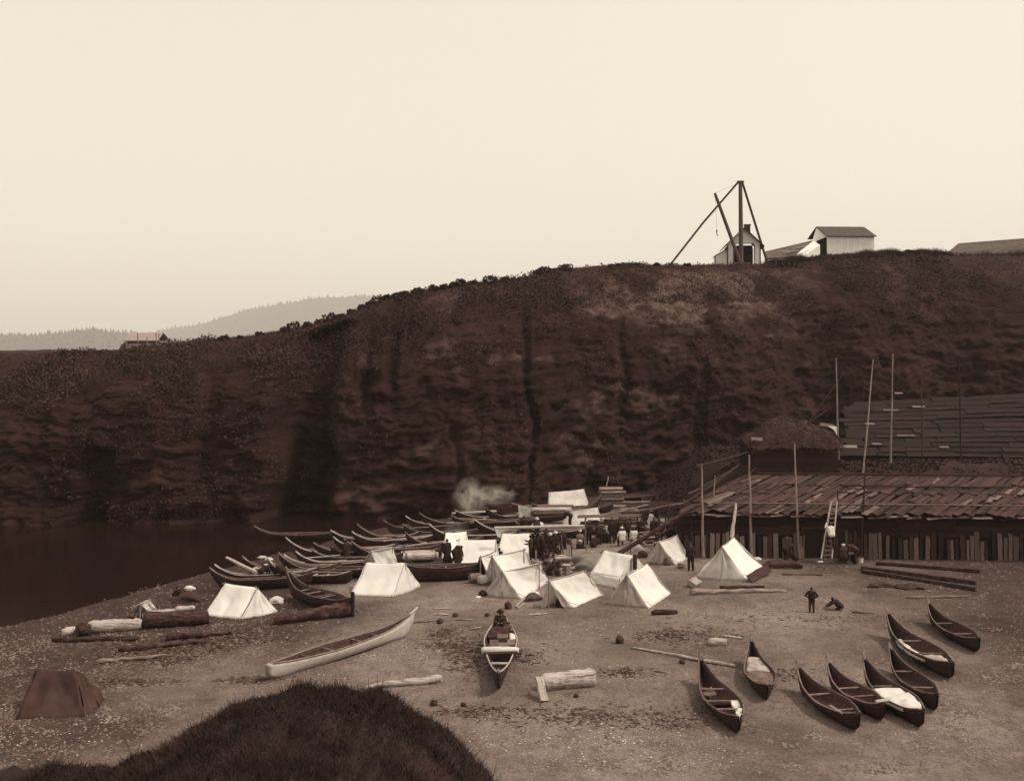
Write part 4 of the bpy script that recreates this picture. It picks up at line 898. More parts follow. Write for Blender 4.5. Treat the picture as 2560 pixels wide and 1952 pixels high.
# the fleet drawn up at the water's edge, bows to the left
G_ = 'canoes drawn up in a crowd at the water edge'
FL = [((525, 1428), 6.0, 2, 1.2, 'gunwale', 'foremost canoe of the fleet, bow just above the left white tent'),
      ((538, 1420), 6.2, 6, 1.15, 'gunwale_pale', 'pale-edged canoe just behind the foremost one at left'),
      ((607, 1399), 6.0, 4, 1.25, 'gunwale', 'thin dark canoe above the pale slanting prow at left'),
      ((671, 1404), 5.5, -14, 1.25, 'gunwale_pale', 'canoe with short pale prow left of the square-sterned canoe'),
      ((698, 1389), 7.0, -8, 1.35, 'gunwale', 'dark canoe with raised bow directly behind the square-sterned canoe'),
      ((712, 1394), 6.0, 6, 1.1, 'gunwale_pale', 'canoe with a white inner edge behind the raised dark bow'),
      ((741, 1387), 6.0, 8, 1.2, 'gunwale_pale', 'canoe whose pale prow tip pokes out left of the white bundle'),
      ((716, 1355), 7.5, 8, 1.5, 'gunwale_pale', 'long canoe with a bright straight prow reaching out over the water'),
      ((786, 1363), 6.5, 10, 1.1, 'gunwale', 'low canoe just right of the long bright prow'),
      ((778, 1382), 6.0, -3, 1.0, 'gunwale', 'small canoe under the long bright prow'),
      ((835, 1350), 6.5, 6, 1.25, 'gunwale_pale', 'first of three overlapping prows left of the small rear tent'),
      ((861, 1355), 6.5, 2, 1.2, 'gunwale', 'second of three overlapping prows left of the small rear tent'),
      ((880, 1358), 6.0, -4, 1.2, 'gunwale', 'third of three overlapping prows left of the small rear tent'),
      ((829, 1332), 6.5, 4, 1.15, 'gunwale_pale', 'canoe with a pale blunt bow behind the three prows'),
      ((882, 1336), 6.0, 3, 1.1, 'gunwale_pale', 'canoe with a short pale edge above the three prows'),
      ((894, 1318), 7.2, -5, 1.4, 'gunwale', 'canoe with a long thin rising prow near the centre of the fleet'),
      ((960, 1309), 6.5, 8, 1.15, 'gunwale', 'low dark canoe behind the long thin prow'),
      ((1009, 1318), 6.0, 6, 1.1, 'gunwale', 'canoe half hidden under the curved rear prows'),
      ((1016, 1297), 6.5, 8, 1.15, 'gunwale_pale', 'canoe with a pale curled bow at the left of the rear row'),
      ((1050, 1290), 8.2, 3, 1.3, 'gunwale', 'long canoe with two-horned bow in the rear row'),
      ((1073, 1318), 6.5, -4, 1.3, 'gunwale_pale', 'canoe with pale curved bow left of the smoky white tent'),
      ((1015, 1336), 5.5, 12, 1.3, 'gunwale', 'dark high-sided canoe left of the smoky white tent'),
      ((1140, 1282), 7.5, 8, 1.1, 'gunwale_pale', 'canoe carrying pale cloths in the rear row under the smoke'),
      ((1130, 1294), 7.0, 5, 1.0, 'gunwale', 'low canoe in front of the cloth-laden canoe in the rear row'),
      ((1214, 1274), 7.5, 5, 1.3, 'gunwale', 'dark canoe with raised bow left of the hanging white sheet'),
      ((1185, 1301), 8.5, 2, 1.45, 'gunwale_pale', 'long canoe with a bright curved bow before the hanging white sheet'),
      ((1283, 1304), 6.8, 1, 1.2, 'gunwale', 'dark canoe behind the pale awning pole'),
      ((1330, 1262), 7.0, 6, 1.0, 'gunwale', 'canoe lying in front of the highest rear tent')]
for bow, L_, ang, hb, gun, lab in FL:
    canoe(lab, bow, L=L_, ang=ang, hb=hb, Wd=1.15, Dp=.55, gun=gun, rise=hb - .55, thw=3, prow=.16, roll=random.uniform(-5, 9), grp=G_)
canoe('lone canoe afloat on the dark water left of the fleet', (638, 1330), L=6.5, ang=-2, hb=1.0, Wd=1.1, Dp=.5, rise=.5, thw=3, afloat=True, grp=None)
canoe('canoe with its upturned stern beside the highest rear tent', (1502, 1240), (1440, 1268), L=6.5, hb=1.5, Wd=1.1, Dp=.55, rise=.9, thw=3, grp=G_)
# bleached spar like prow resting on the fleet
def spar(label, a, b, ha, hb, r, m_='pole_pale', name='spar', cat='spar', grp=None):
    A, B = at(a[0], a[1], ha), at(b[0], b[1], hb); n = 5
    pts = [A.lerp(B, i / (n - 1)) + Vector((random.uniform(-.02, .02), 0, random.uniform(-.015, .015))) for i in range(n)]
    rr = [r * random.uniform(.85, 1.1) for _ in range(n)]; rr[-1] *= .75
    o = MB().tube(pts, rr, 8, jit=.08).build(name, m_, origin=A); return tag(o, label, cat, grp)
spar('pale squared spar slanting up out of the left canoes', (640, 1430), (566, 1393), .7, 1.5, .11)

# ================================================================== TENTS
def tent(label, A, B, h, cA_, cB_, oA=None, oB=None, m_='canvas', end='canvas_worn_shade', front='A', wall=0., opening=False, poles=True, sag=.12, mfront=None, name='tent'):  # gable ends default to duller canvas, their shade put into the colour
    """A, B: ridge ends, cA_/cB_: near-side ground corners, oA/oB: far-side corners (photo pixels)"""
    A = at(A[0], A[1], h); B = at(B[0], B[1], h); a = at(*cA_); b = at(*cB_)
    Ag = Vector((A.x, A.y, gh(A.x, A.y))); Bg = Vector((B.x, B.y, gh(B.x, B.y)))
    oa = at(*oA) if oA else Vector((2 * Ag.x - a.x, 2 * Ag.y - a.y, 0)); ob = at(*oB) if oB else Vector((2 * Bg.x - b.x, 2 * Bg.y - b.y, 0))
    if oA and not oB: ob = Bg + (oa - Ag) * ((b - Bg).length / max((a - Ag).length, .3)); 
    if oB and not oA: oa = Ag + (ob - Bg) * ((a - Ag).length / max((b - Bg).length, .3))
    for q in (oa, ob): q.z = gh(q.x, q.y)
    root = thing(name, Ag.lerp(Bg, .5), label, 'tent', 'canvas tents of the camp')
    rgt = random.Random(int(A.x * 100)); sd_ = rgt.randrange(1000)
    def panel(p00, p10, p01, p11, nu=18, nv=14, sagz=sag, mname='canvas', nm='roof_panel', out=None, flare=0., wr=.085, thick=.012):
        """p00-p10: top edge, p01-p11: bottom edge"""
        N_ = (p10 - p00).cross(p01 - p00)
        if N_.length < 1e-5: N_ = (p10 - p01).cross(p11 - p01)
        N_.normalize()
        if out is not None and N_.dot(out) < 0: N_ = -N_
        V = []
        for j in range(nv):
            v = j / (nv - 1)
            for i in range(nu):
                u = i / (nu - 1); p = (p00.lerp(p10, u)).lerp(p01.lerp(p11, u), v)
                s = -sagz * math.sin(math.pi * v) * (.55 + .45 * math.sin(math.pi * u)) - flare * math.sin(math.pi * v) ** 1.0 * .5
                s += wr * float(fbm(np.array(u * 5 + sd_), np.array(v * 2.2 - u * 1.5), 3, sd_)) * math.sin(math.pi * min(max(v, .0), 1)) ** .6
                p = p + N_ * s
                if v == 0: p = p - Vector((0, 0, .03 * math.sin(math.pi * u)))
                if v > .99: p = p + Vector((rgt.uniform(-.03, .03), rgt.uniform(-.03, .03), -.03 + .02 * rgt.random()))
                V.append(p)
        k = len(V); V2 = [p - N_ * thick for p in V]; fs = []
        for j in range(nv - 1):
            for i in range(nu - 1):
                q = j * nu + i; fs += [(q, q + 1, q + nu + 1, q + nu), (k + q, k + q + nu, k + q + nu + 1, k + q + 1)]
        for i in range(nu - 1): fs += [(i, k + i, k + i + 1, i + 1), ((nv - 1) * nu + i, (nv - 1) * nu + i + 1, k + (nv - 1) * nu + i + 1, k + (nv - 1) * nu + i)]
        for j in range(nv - 1):
            for i in (0, nu - 1): q = j * nu + i; fs.append((q, q + nu, k + q + nu, k + q))
        mb = MB(); mb.add(V + V2, fs); return mb.build(nm, mname, root, smooth=True)
    near = ((a + b) / 2 - (Ag + Bg) / 2); near.z = .3; rd = (A - B); rd.z = 0
    if wall > 0:
        ae, be = a.lerp(Ag, .12) + Vector((0, 0, wall)), b.lerp(Bg, .12) + Vector((0, 0, wall)); oe, of = oa.lerp(Ag, .12) + Vector((0, 0, wall)), ob.lerp(Bg, .12) + Vector((0, 0, wall))
        panel(A, B, ae, be, mname=m_, out=near); panel(A, B, oe, of, mname=m_, out=-near)
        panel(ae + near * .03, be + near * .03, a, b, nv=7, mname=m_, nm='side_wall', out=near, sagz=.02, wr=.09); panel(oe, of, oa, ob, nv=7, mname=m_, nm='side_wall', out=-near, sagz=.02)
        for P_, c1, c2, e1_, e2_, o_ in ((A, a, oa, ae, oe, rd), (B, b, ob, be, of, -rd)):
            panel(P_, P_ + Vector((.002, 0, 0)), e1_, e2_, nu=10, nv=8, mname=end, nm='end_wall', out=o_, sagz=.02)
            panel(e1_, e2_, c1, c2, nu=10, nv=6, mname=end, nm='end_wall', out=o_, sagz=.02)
    else:
        panel(A, B, a, b, mname=m_, out=near); panel(A, B, oa, ob, mname=m_, out=-near)
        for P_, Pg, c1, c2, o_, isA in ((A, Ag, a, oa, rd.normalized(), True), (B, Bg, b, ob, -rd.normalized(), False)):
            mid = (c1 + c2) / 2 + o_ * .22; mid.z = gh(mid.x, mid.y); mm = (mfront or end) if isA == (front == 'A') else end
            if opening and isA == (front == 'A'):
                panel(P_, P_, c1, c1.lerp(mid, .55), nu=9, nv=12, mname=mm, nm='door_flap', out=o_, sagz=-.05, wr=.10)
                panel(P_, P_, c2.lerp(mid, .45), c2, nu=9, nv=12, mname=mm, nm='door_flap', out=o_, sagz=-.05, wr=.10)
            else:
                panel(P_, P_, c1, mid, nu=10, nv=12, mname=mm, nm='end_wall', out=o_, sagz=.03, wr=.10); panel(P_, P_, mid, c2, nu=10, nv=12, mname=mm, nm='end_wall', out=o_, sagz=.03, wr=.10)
    if poles:
        e = rd.normalized()
        MB().tube([A + e * .22 - Vector((0, 0, .045)), A.lerp(B, .5) - Vector((0, 0, .075)), B - e * .18 - Vector((0, 0, .045))], .035, 6).build('ridge_pole', 'pole', root)
        for P_, Pg in ((A, Ag), (B, Bg)): MB().tube([Pg + Vector((0, 0, -.05)), P_ + Vector((0, 0, .06))], .035, 6).build('tent_pole', 'pole', root)
    # pegs and a short guy line at the near corners
    for c_, P_ in ((a, A), (b, B), (oa, A)):
        o_ = (c_ - Vector((P_.x, P_.y, c_.z))).normalized(); pg = c_ + o_ * .35; pg.z = gh(pg.x, pg.y)
        MB().tube([pg + Vector((0, 0, -.05)), pg + Vector((0, 0, .2)) + o_ * .06], .02, 5).build('tent_peg', 'pole', root)
        MB().tube([c_.lerp(P_, .22) + o_ * .03, pg + Vector((0, 0, .12))], .010, 4).build('guy_rope', 'rope', root)
    return root, A, B, a, b, oa, ob

tent('white tent farthest left on the beach, broadside with a dark guy line across', (563, 1457), (640, 1467), 1.32, (509, 1537), (604, 1547), oB=(697, 1528), front='B')
spar('dark rope-like pole slanting down the face of the leftmost white tent', (641, 1474), (603, 1543), 1.42, .05, .02, 'pole_dark')
tent('large white tent with flaring skirt right of the square-sterned canoe', (917, 1405), (1012, 1406), 1.48, (875, 1487), (985, 1491), oB=(1052, 1465), front='B', sag=.16)
tent('small white tent peeping over the large flared tent', (927, 1377), (981, 1366), 1.5, (948, 1434), (1000, 1424), oA=(907, 1414))
tent('wide bright tent behind the broadside dug-out', (1148, 1349), (1240, 1348), 1.4, (1128, 1420), (1246, 1418))
tent('bright tent wreathed in smoke left of the wide bright tent', (1114, 1331), (1166, 1328), 1.35, (1104, 1395), (1160, 1393), end='canvas')
tent('white tent rising behind the central pair, beside the crowd', (1256, 1333), (1324, 1333), 1.42, (1240, 1402), (1348, 1400))
tent('tall white tent right behind the central front tent', (1230, 1389), (1310, 1372), 1.75, (1288, 1472), (1342, 1436), oA=(1205, 1448))
tent('narrow tent with a dark brown end panel for its shaded opening at the left of the central group', (1201, 1390), (1238, 1376), 1.45, (1224, 1449), (1252, 1432), oA=(1182, 1441), mfront='canvas_brown')  # closed end; shade of the opening painted as dark canvas
tent('central front tent with stained gable cloth nearest the loaded canoe', (1255, 1428), (1348, 1407), 1.45, (1304, 1498), (1373, 1453), oA=(1208, 1487))
tent('low white tent with its door flap folded open, in front centre', (1372, 1450), (1461, 1426), 1.5, (1434, 1520), (1510, 1487), oA=(1350, 1519), opening=True)
wt = tent('white wall tent with a dark stovepipe at its right end', (1511, 1375), (1584, 1388), 1.65, (1474, 1456), (1545, 1472), wall=.6)
MB().tube([wt[2] + Vector((.05, -.25, -.75)), wt[2] + Vector((.05, -.25, .12))], .12, 8).build('stovepipe', 'iron', wt[0])
tent('white tent with a grey streaked gable end in front of the wall tent', (1567, 1435), (1617, 1408), 1.65, (1622, 1521), (1680, 1483), oA=(1515, 1510), mfront='canvas_grey')  # shade of the left-facing gable put into its grey canvas
tent('pointed white tent beside the standing man', (1646, 1353), (1692, 1337), 1.6, (1689, 1412), (1722, 1397), oA=(1612, 1407), sag=.12)
tent('big cream tent with a greyish front gable, nearest the lodge', (1805, 1365), (1834, 1342), 1.95, (1870, 1453), (1915, 1422), oA=(1741, 1444), sag=.14, mfront='canvas_worn_shade')  # front gable's shade put into its duller canvas
tent('rear tent highest up the beach against the dark cliff', (1373, 1230), (1459, 1222), 1.42, (1369, 1276), (1455, 1270), oB=(1471, 1258), m_='canvas_worn_shade', front='B')
tent('rear tent in front of the highest one, near the stacked bundles', (1418, 1275), (1494, 1268), 1.18, (1405, 1314), (1497, 1314), m_='canvas_worn_shade')
tent('small low rear tent with rolled mats on its front', (1556, 1268), (1602, 1272), .92, (1541, 1298), (1597, 1301))
tent('tiny white tent behind the driftwood pile at far left', (350, 1507), (372, 1498), .95, (372, 1541), (392, 1530), oA=(325, 1541), m_='canvas_worn_shade')
tent('dark brown tent in the lower left corner', (90, 1668), (188, 1672), 1.35, (40, 1800), (212, 1792), oB=(262, 1745), m_='canvas_brown', end='canvas_brown', front='B')  # corner vignette put into the dark canvas colour
# hanging white sheet by the rear canoes
def sheet(label, poly, d, m_='cloth_white', name='hung_sheet', cat='sheet', th=.04):
    P = [ray(x, y, d) for x, y in poly]; c = sum(P, Vector()) / len(P); mb = MB(); n = len(P); R_ = 7
    vs = [c + Vector((0, random.uniform(-.06, .06), 0))]
    for r in range(1, R_ + 1):
        for i in range(n):
            for k in range(4):
                e = P[i].lerp(P[(i + 1) % n], k / 4); q = c.lerp(e, r / R_); vs.append(q + Vector((0, .09 * float(vnoise(np.array(q.x * 3.5), np.array(q.z * 1.2), 4)), 0)))
    m2 = 4 * n; fs = [(0, 1 + i, 1 + (i + 1) % m2) for i in range(m2)]
    for r in range(R_ - 1):
        for i in range(m2): a = 1 + r * m2 + i; b = 1 + r * m2 + (i + 1) % m2; fs.append((a, a + m2, b + m2, b))
    k = len(vs); vs2 = [v + Vector((0, th, 0)) for v in vs]; fs2 = [tuple(k + i for i in f[::-1]) for f in fs]
    ed = [(1 + (R_ - 1) * m2 + i, 1 + (R_ - 1) * m2 + (i + 1) % m2) for i in range(m2)]; fs3 = [(a, b, b + k, a + k) for a, b in ed]
    mb.add(vs + vs2, fs + fs2 + fs3); lo = min(P, key=lambda p: p.z); o = mb.build(name, m_, origin=lo, smooth=True); return tag(o, label, cat)
sheet('white sheet hung from a slanting pole left of the rear tents', [(1296, 1263), (1352, 1276), (1346, 1290), (1318, 1306), (1296, 1307)], at(1300, 1310).y)
sheet('white cloth hung in a peak over the dark racks', [(1624, 1284), (1632, 1286), (1648, 1318), (1642, 1322), (1636, 1312), (1626, 1330), (1613, 1328), (1617, 1305)], 72.5)
sheet('white cloth draped from the pale awning pole between two bright tents', [(1236, 1318), (1275, 1317), (1270, 1326), (1255, 1330), (1250, 1345), (1243, 1342)], at(1250, 1395).y)
spar('slanting dark pole that carries the hanging white sheet', (1278, 1258), (1352, 1276), 2.2, 1.6, .04, 'pole')

# ================================================================== LOGS, BOARDS AND GEAR
def log(label, a, b, ra, rb, m_='drift', h=None, name='log', cat='log', bend=.06, n=14, sides=12, jit=.12, grp=None, lift=0.):
    A, B = at(*a), at(*b); A.z += ra * .85 + lift; B.z += rb * .85 + lift; pts = []; rr = []
    for i in range(n):
        t = i / (n - 1); p = A.lerp(B, t); p += Vector((random.uniform(-bend, bend), random.uniform(-bend, bend), random.uniform(-bend, bend) * .4)); pts.append(p)
        rr.append((ra + (rb - ra) * t) * random.uniform(.93, 1.07) * (.82 if i in (0, n - 1) else 1))
    o = MB().tube(pts, rr, sides, jit=jit).build(name, m_, origin=A - Vector((0, 0, ra)), smooth=False)
    for p in o.data.polygons: p.use_smooth = len(p.vertices) == 4
    return tag(o, label, cat, grp)
log('thick dark rotten log below the square-sterned canoe', (684, 1560), (878, 1538), .24, .40, 'drift_dark', jit=.14, n=16, sides=12)
log('stout bleached log with a flat board leaning at its left end', (1352, 1724), (1486, 1712), .34, .36, 'drift_pale', n=12, sides=14, jit=.05, bend=.02)
log('pale tapering drift pole lying at the edge of the knoll', (908, 1722), (1108, 1704), .09, .17, 'drift_pale')
log('very long thin pole on the shingle left of the knob-bowed canoe', (1578, 1620), (1836, 1668), .055, .08, 'drift_pale', n=9, bend=.02)
log('short pale log left of the sack-covered canoe', (1770, 1612), (1816, 1612), .17, .17, 'drift_pale', n=6, bend=.01)
log('thin pale stick above the short pale log', (1803, 1590), (1856, 1597), .05, .045, 'drift_pale', n=4)
log('long mottled drift log in front of the big cream tent', (1724, 1487), (1968, 1480), .17, .09, 'drift', n=18, jit=.2)
log('dark thinner log lying behind the mottled drift log', (1800, 1472), (1912, 1468), .10, .07, 'drift_dark', n=8)
log('short dark log lying right of the grey-gabled tent', (1630, 1537), (1692, 1533), .14, .11, 'drift_dark', n=8, jit=.2)
log('dark straight plank-like pole on the sand by the cream tent', (1955, 1437), (2056, 1438), .05, .05, 'drift_dark', n=4, bend=.01)
log('thin dark stick right of the crouching child', (2128, 1532), (2186, 1533), .035, .03, 'drift_dark', n=4)
log('long pale pole above the large matted canoe', (2266, 1496), (2420, 1492), .07, .07, 'drift', n=6)
log('white trunk section with bark, nearest of the left driftwood pile', (222, 1582), (356, 1572), .34, .30, 'drift_pale', jit=.1, n=12)
log('pale stump end at the far left of the driftwood pile', (155, 1590), (190, 1583), .22, .2, 'drift_pale', n=5)
log('dark broken stump in the middle of the left driftwood pile', (186, 1592), (225, 1588), .36, .36, 'drift_dark', n=6, jit=.2)
log('big dark log at the back of the left driftwood pile', (356, 1570), (520, 1558), .45, .36, 'drift_dark', n=12, jit=.14, sides=12)
log('pale log end behind the big dark driftwood log', (360, 1545), (440, 1538), .2, .22, 'drift_pale', n=8)
log('bright split log on top of the driftwood pile', (436, 1530), (488, 1524), .15, .15, 'drift_pale', n=6)
log('dark root snag stretching right from the driftwood pile', (420, 1600), (585, 1584), .20, .05, 'drift_dark', n=12, jit=.3, bend=.12)
log('dark half-buried log below the driftwood pile', (300, 1630), (520, 1605), .16, .10, 'drift_dark', n=14, jit=.3, bend=.1)
log('low brown log line in front of the driftwood pile', (240, 1660), (420, 1640), .09, .06, 'drift', n=12, jit=.3, bend=.08)
log('dark wet log under the white trunk section', (130, 1606), (350, 1600), .14, .12, 'drift_dark', n=10, jit=.2)
for k, (a, b, r, l) in enumerate((((2153, 1425), (2440, 1462), .15, 'upper dark squared beam running to the right edge below the lodge'), ((2155, 1432), (2440, 1478), .13, 'lower dark squared beam running to the right edge below the lodge'), ((2190, 1412), (2450, 1432), .12, 'dark beam at the foot of the lodge wall at right'))):
    A, B = at(*a), at(*b); A.z += r; B.z += r
    o = MB().beam(A, B, r * 2, r * 1.6).build('timber_beam', 'drift_dark', origin=A); tag(o, l, 'beam')
def planked(label, a, b, wd, th, ha, hb, m_, name='plank', cat='plank', up=(0, -.3, 1)):
    A, B = at(a[0], a[1], ha), at(b[0], b[1], hb); o = board(name, None, A, B, wd, th, m_, up=up); return tag(o, label, cat)
planked('weathered board leaning on the left end of the bleached log', (1346, 1692), (1362, 1752), .34, .09, .72, .06, 'drift_pale', up=(.5, -.5, 1))
planked('small split stick resting on top of the bleached log', (1446, 1690), (1490, 1682), .12, .08, .74, .78, 'drift_pale')
planked('dark slab leaning on the right skirt of the big cream tent', (1873, 1447), (1922, 1420), .55, .06, .2, .35, 'plank', up=(.3, -.7, .7))
planked('pale block of wood at the left corner of the big cream tent', (1728, 1462), (1744, 1452), .5, .3, .15, .25, 'drift_pale', up=(0, -.6, .7))
planked('long pale plank lying over the rear canoes', (1130, 1283), (1240, 1277), .3, .06, .9, .9, 'drift_pale')
planked('slanting board propped in front of the smoky tent', (1005, 1394), (1042, 1412), .2, .05, .9, .3, 'drift')
planked('pale plank standing upright by the covered goods pile', (1421, 1362), (1421, 1438), .25, .06, 1.65, .0, 'drift', up=(0, -1, 0))
planked('split white kindling stick by the central front tent', (1290, 1517), (1312, 1493), .1, .08, .05, .25, 'drift_pale')
planked('short white kindling stick on the ground by the central tent', (1294, 1520), (1312, 1508), .1, .08, .04, .06, 'drift_pale')
planked('upright short post between the central tent and firewood', (1340, 1375), (1340, 1408), .1, .08, .8, .0, 'drift', up=(0, -1, 0))
for x, y, l, a, s in ((1107, 1521, 1.0, 2, 'left of the loaded canoe tip, upper one'), (1104, 1535, .8, -3, 'left of the loaded canoe tip, lower one'), (1345, 1535, .95, 4, 'right of the loaded canoe'), (1060, 1553, 1.3, 5, 'touching the pale canoe bow'), (1650, 1678, .5, -8, 'below the long thin pole'), (1160, 1548, .9, -2, 'among the chips near the loaded canoe'), (1190, 1570, .6, 12, 'left of the loaded canoe side'), (1840, 1585, .5, 15, 'by the short pale log')):
    c = at(x, y, .04); d = Vector((math.cos(R(a)), math.sin(R(a)) * 3, 0)).normalized() * l / 2
    o = MB().tube([c - d, c + Vector((0, 0, .02)), c + d], [.035, .05, .03], 6, jit=.15).build('stick', 'drift_pale' if y < 1540 else 'drift', origin=c); tag(o, 'loose stick of wood on the shingle ' + s, 'stick')
for x, y, r, s in ((1138, 1541, .16, 'left of the loaded canoe'), (1218, 1540, .13, 'just left of the loaded canoe stern'), (1549, 1607, .2, 'left end of the very long pole'), (1270, 1521, .2, 'between the loaded canoe and the central tent'), (1159, 1765, .12, 'near the grass knoll'), (1085, 1762, .16, 'by the tip of the grass knoll'), (1705, 1658, .14, 'below the long thin pole'), (1100, 1557, .18, 'right of the pale canoe bow'), (1440, 1742, .1, 'below the bleached log')):
    c = at(x, y); vs = []; mb = MB(); rr = random.Random(x)
    bm = bmesh.new(); bmesh.ops.create_icosphere(bm, subdivisions=2, radius=r)
    for v in bm.verts: v.co *= rr.uniform(.75, 1.2); v.co.z *= 1.5 if x in (1549, 1270) else .8
    mb.add([v.co + c + Vector((0, 0, r * .5)) for v in bm.verts], [[v.index for v in f.verts] for f in bm.faces]); bm.free()
    o = mb.build('dark_stone', 'drift_dark', origin=c, smooth=True); tag(o, 'small dark stone on the shingle ' + s, 'stone')

def roll(label, c_px, L, r, ang, m_, m2=None, h=0., name='barrel', cat='barrel', bulge=.1, tilt=0.):
    c = at(*c_px) + Vector((0, 0, r + h)); d = Vector((math.cos(R(ang)) * math.cos(R(tilt)), math.sin(R(ang)) * math.cos(R(tilt)), math.sin(R(tilt))))
    t_ = thing(name, c - Vector((0, 0, r)), label, cat); n = 8
    pts = [c + d * L * (i / (n - 1) - .5) for i in range(n)]; rr = [r * (1 - bulge * (2 * i / (n - 1) - 1) ** 2) for i in range(n)]
    MB().tube(pts, rr, 14).build('body', m_, t_, smooth=False)
    for s in (-.42, .42): MB().tube([c + d * L * (s - .03), c + d * L * (s + .03)], r * (1 - bulge * .6) + .015, 14).build('hoop', m2 or m_, t_)
    MB().tube([c - d * (L / 2 + .012), c - d * (L / 2 - .02)], r * (1 - bulge) * .86, 14).build('end', m2 or m_, t_)
    return t_
roll('pale barrel lying on its side before the broadside dug-out', (1158, 1446), .8, .33, 25, 'drift_pale', 'drift_dark')
roll('darker barrel lying just left of the central tents', (1188, 1456), .7, .28, 20, 'cargo', 'drift')
roll('pale sack-like roll against the narrow brown-ended tent', (1207, 1460), .6, .27, 15, 'canvas_worn_shade', 'canvas_grey', name='sack_roll', cat='roll', bulge=.3)
roll('mottled white log-shaped bundle lying on the dug-out', (1052, 1425), 2.2, .24, 10, 'drift_pale', 'drift', h=.65, name='bundle', cat='bundle')
roll('grey bundle behind the mottled white bundle', (1045, 1405), 2.2, .34, 8, 'canvas_grey', 'cargo', h=.1, name='bundle', cat='bundle')

def heap(label, c_px, rx, ry, hz, m_, name='heap', cat='heap', seed=1, rough=.25, sq=2.5, ang=0., h=0.):
    """a lumpy covered pile"""
    c = at(*c_px); nu, nv = 30, 9; V = []; fs = []; ca, sa = math.cos(R(ang)), math.sin(R(ang))
    for j in range(nv):
        q = j / (nv - 1); rad = (1 - q ** sq) if j < nv - 1 else 0.0; rad = max(rad, 0) ** .6
        for i in range(nu):
            t = 2 * math.pi * i / nu; ct, st = math.cos(t), math.sin(t); pw = .65
            x = rx * rad * math.copysign(abs(ct) ** pw, ct); y = ry * rad * math.copysign(abs(st) ** pw, st)
            k = 1 + rough * float(fbm(np.array(ct * 1.6 + seed), np.array(st * 1.6 + q * 2), 3, seed)); x *= k; y *= k
            z = hz * q * (1 + rough * .6 * float(vnoise(np.array(x * 1.5 + seed), np.array(y * 1.5), seed))) - .05
            V.append((c.x + x * ca - y * sa, c.y + x * sa + y * ca, c.z + z + h))
    for j in range(nv - 1):
        for i in range(nu): a = j * nu + i; b = j * nu + (i + 1) % nu; fs.append((a, b, b + nu, a + nu))
    fs.append(tuple(range(nu))[::-1]); mb = MB(); mb.add(V, fs); o = mb.build(name, m_, origin=c, smooth=True); return tag(o, label, cat)
heap('brown canvas-covered pile of goods left of the wall tent', (1478, 1416), 1.5, 1.2, .95, 'mats', 'covered_pile', 'pile', 3, .3, ang=20)
heap('grey mat spread over a low pile before the crowd', (1430, 1392), 1.9, .9, .55, 'mats', 'mat_pile', 'pile', 5, .3, ang=15)
heap('long low heap of dry brush beside the big cream tent', (1955, 1418), 1.15, .45, .5, 'thatch', 'brush_heap', 'heap', 7, .3)
heap('white bundle lying on the ground behind the big cream tent', (1892, 1398), .3, .2, .22, 'cloth_white', 'bundle', 'bundle', 8, .2)
heap('pale canvas bundle near the man in white behind the big tent', (1773, 1388), .45, .25, .25, 'canvas_worn_shade', 'bundle', 'bundle', 9, .2)
heap('dark heap with a white rag at the water edge, far left', (466, 1503), .75, .5, .6, 'cloth_brown', 'heap', 'heap', 11, .35)
heap('white rag on the dark heap at the far left water edge', (474, 1490), .3, .2, .2, 'cloth_white', 'rag', 'rag', 12, .3, h=.45)
heap('rounded white bundle among the canoes behind the square-sterned one', (814, 1410), .42, .3, .62, 'cloth_white', 'bundle', 'bundle', 13, .2)
heap('folded white cloth on the canoes right of the rounded white bundle', (877, 1422), .5, .3, .35, 'cloth_white', 'bundle', 'bundle', 14, .3)
heap('dark net heap left of the timber beams at right', (2198, 1466), .7, .4, .35, 'cloth_brown', 'net_heap', 'heap', 15, .4)
heap('dark rubbish heap between beams and large matted canoe', (2270, 1470), .8, .4, .3, 'drift_dark', 'rubbish_heap', 'heap', 16, .4)
heap('heap of cooking gear and rags by the central front tent', (1330, 1500), .5, .3, .4, 'cargo', 'gear_heap', 'heap', 17, .5)
heap('white rag on the cooking gear by the central front tent', (1336, 1497), .24, .2, .2, 'cloth_white', 'rag', 'rag', 18, .4, h=.3)
heap('dark bundle inside the open flap of the low white tent', (1400, 1516), .28, .3, .6, 'cloth_dark', 'bundle', 'bundle', 19, .3)
heap('small heap of white scraps left of the central front tent', (1195, 1494), .22, .15, .15, 'cloth_white', 'rag', 'rag', 20, .5)
heap('dark kettle-like lump at the left foot of the central front tent', (1207, 1488), .25, .2, .35, 'cloth_dark', 'kettle', 'kettle', 21, .2)
heap('pale skirt bundle right of the leftmost white tent', (692, 1505), .4, .3, .35, 'canvas_worn_shade', 'bundle', 'bundle', 22, .3)
heap('dark basket pile before the left canoes', (640, 1462), .9, .4, .5, 'cloth_brown', 'basket_pile', 'pile', 23, .5)
heap('dark gear piled inside the fleet by the pale slanting spar', (672, 1430), 1.1, .5, .75, 'cloth_brown', 'gear_pile', 'pile', 24, .5)
for k, (x, y, s) in enumerate(((655, 1418, 'upper'), (672, 1424, 'middle'), (668, 1440, 'lower'), (645, 1448, 'lowest'))):
    heap('%s pale bundle on the dark gear by the slanting spar' % s, (x, y), .28, .16, .16, 'canvas_worn_shade', 'bundle', 'bundle', 30 + k, .3, h=.7)
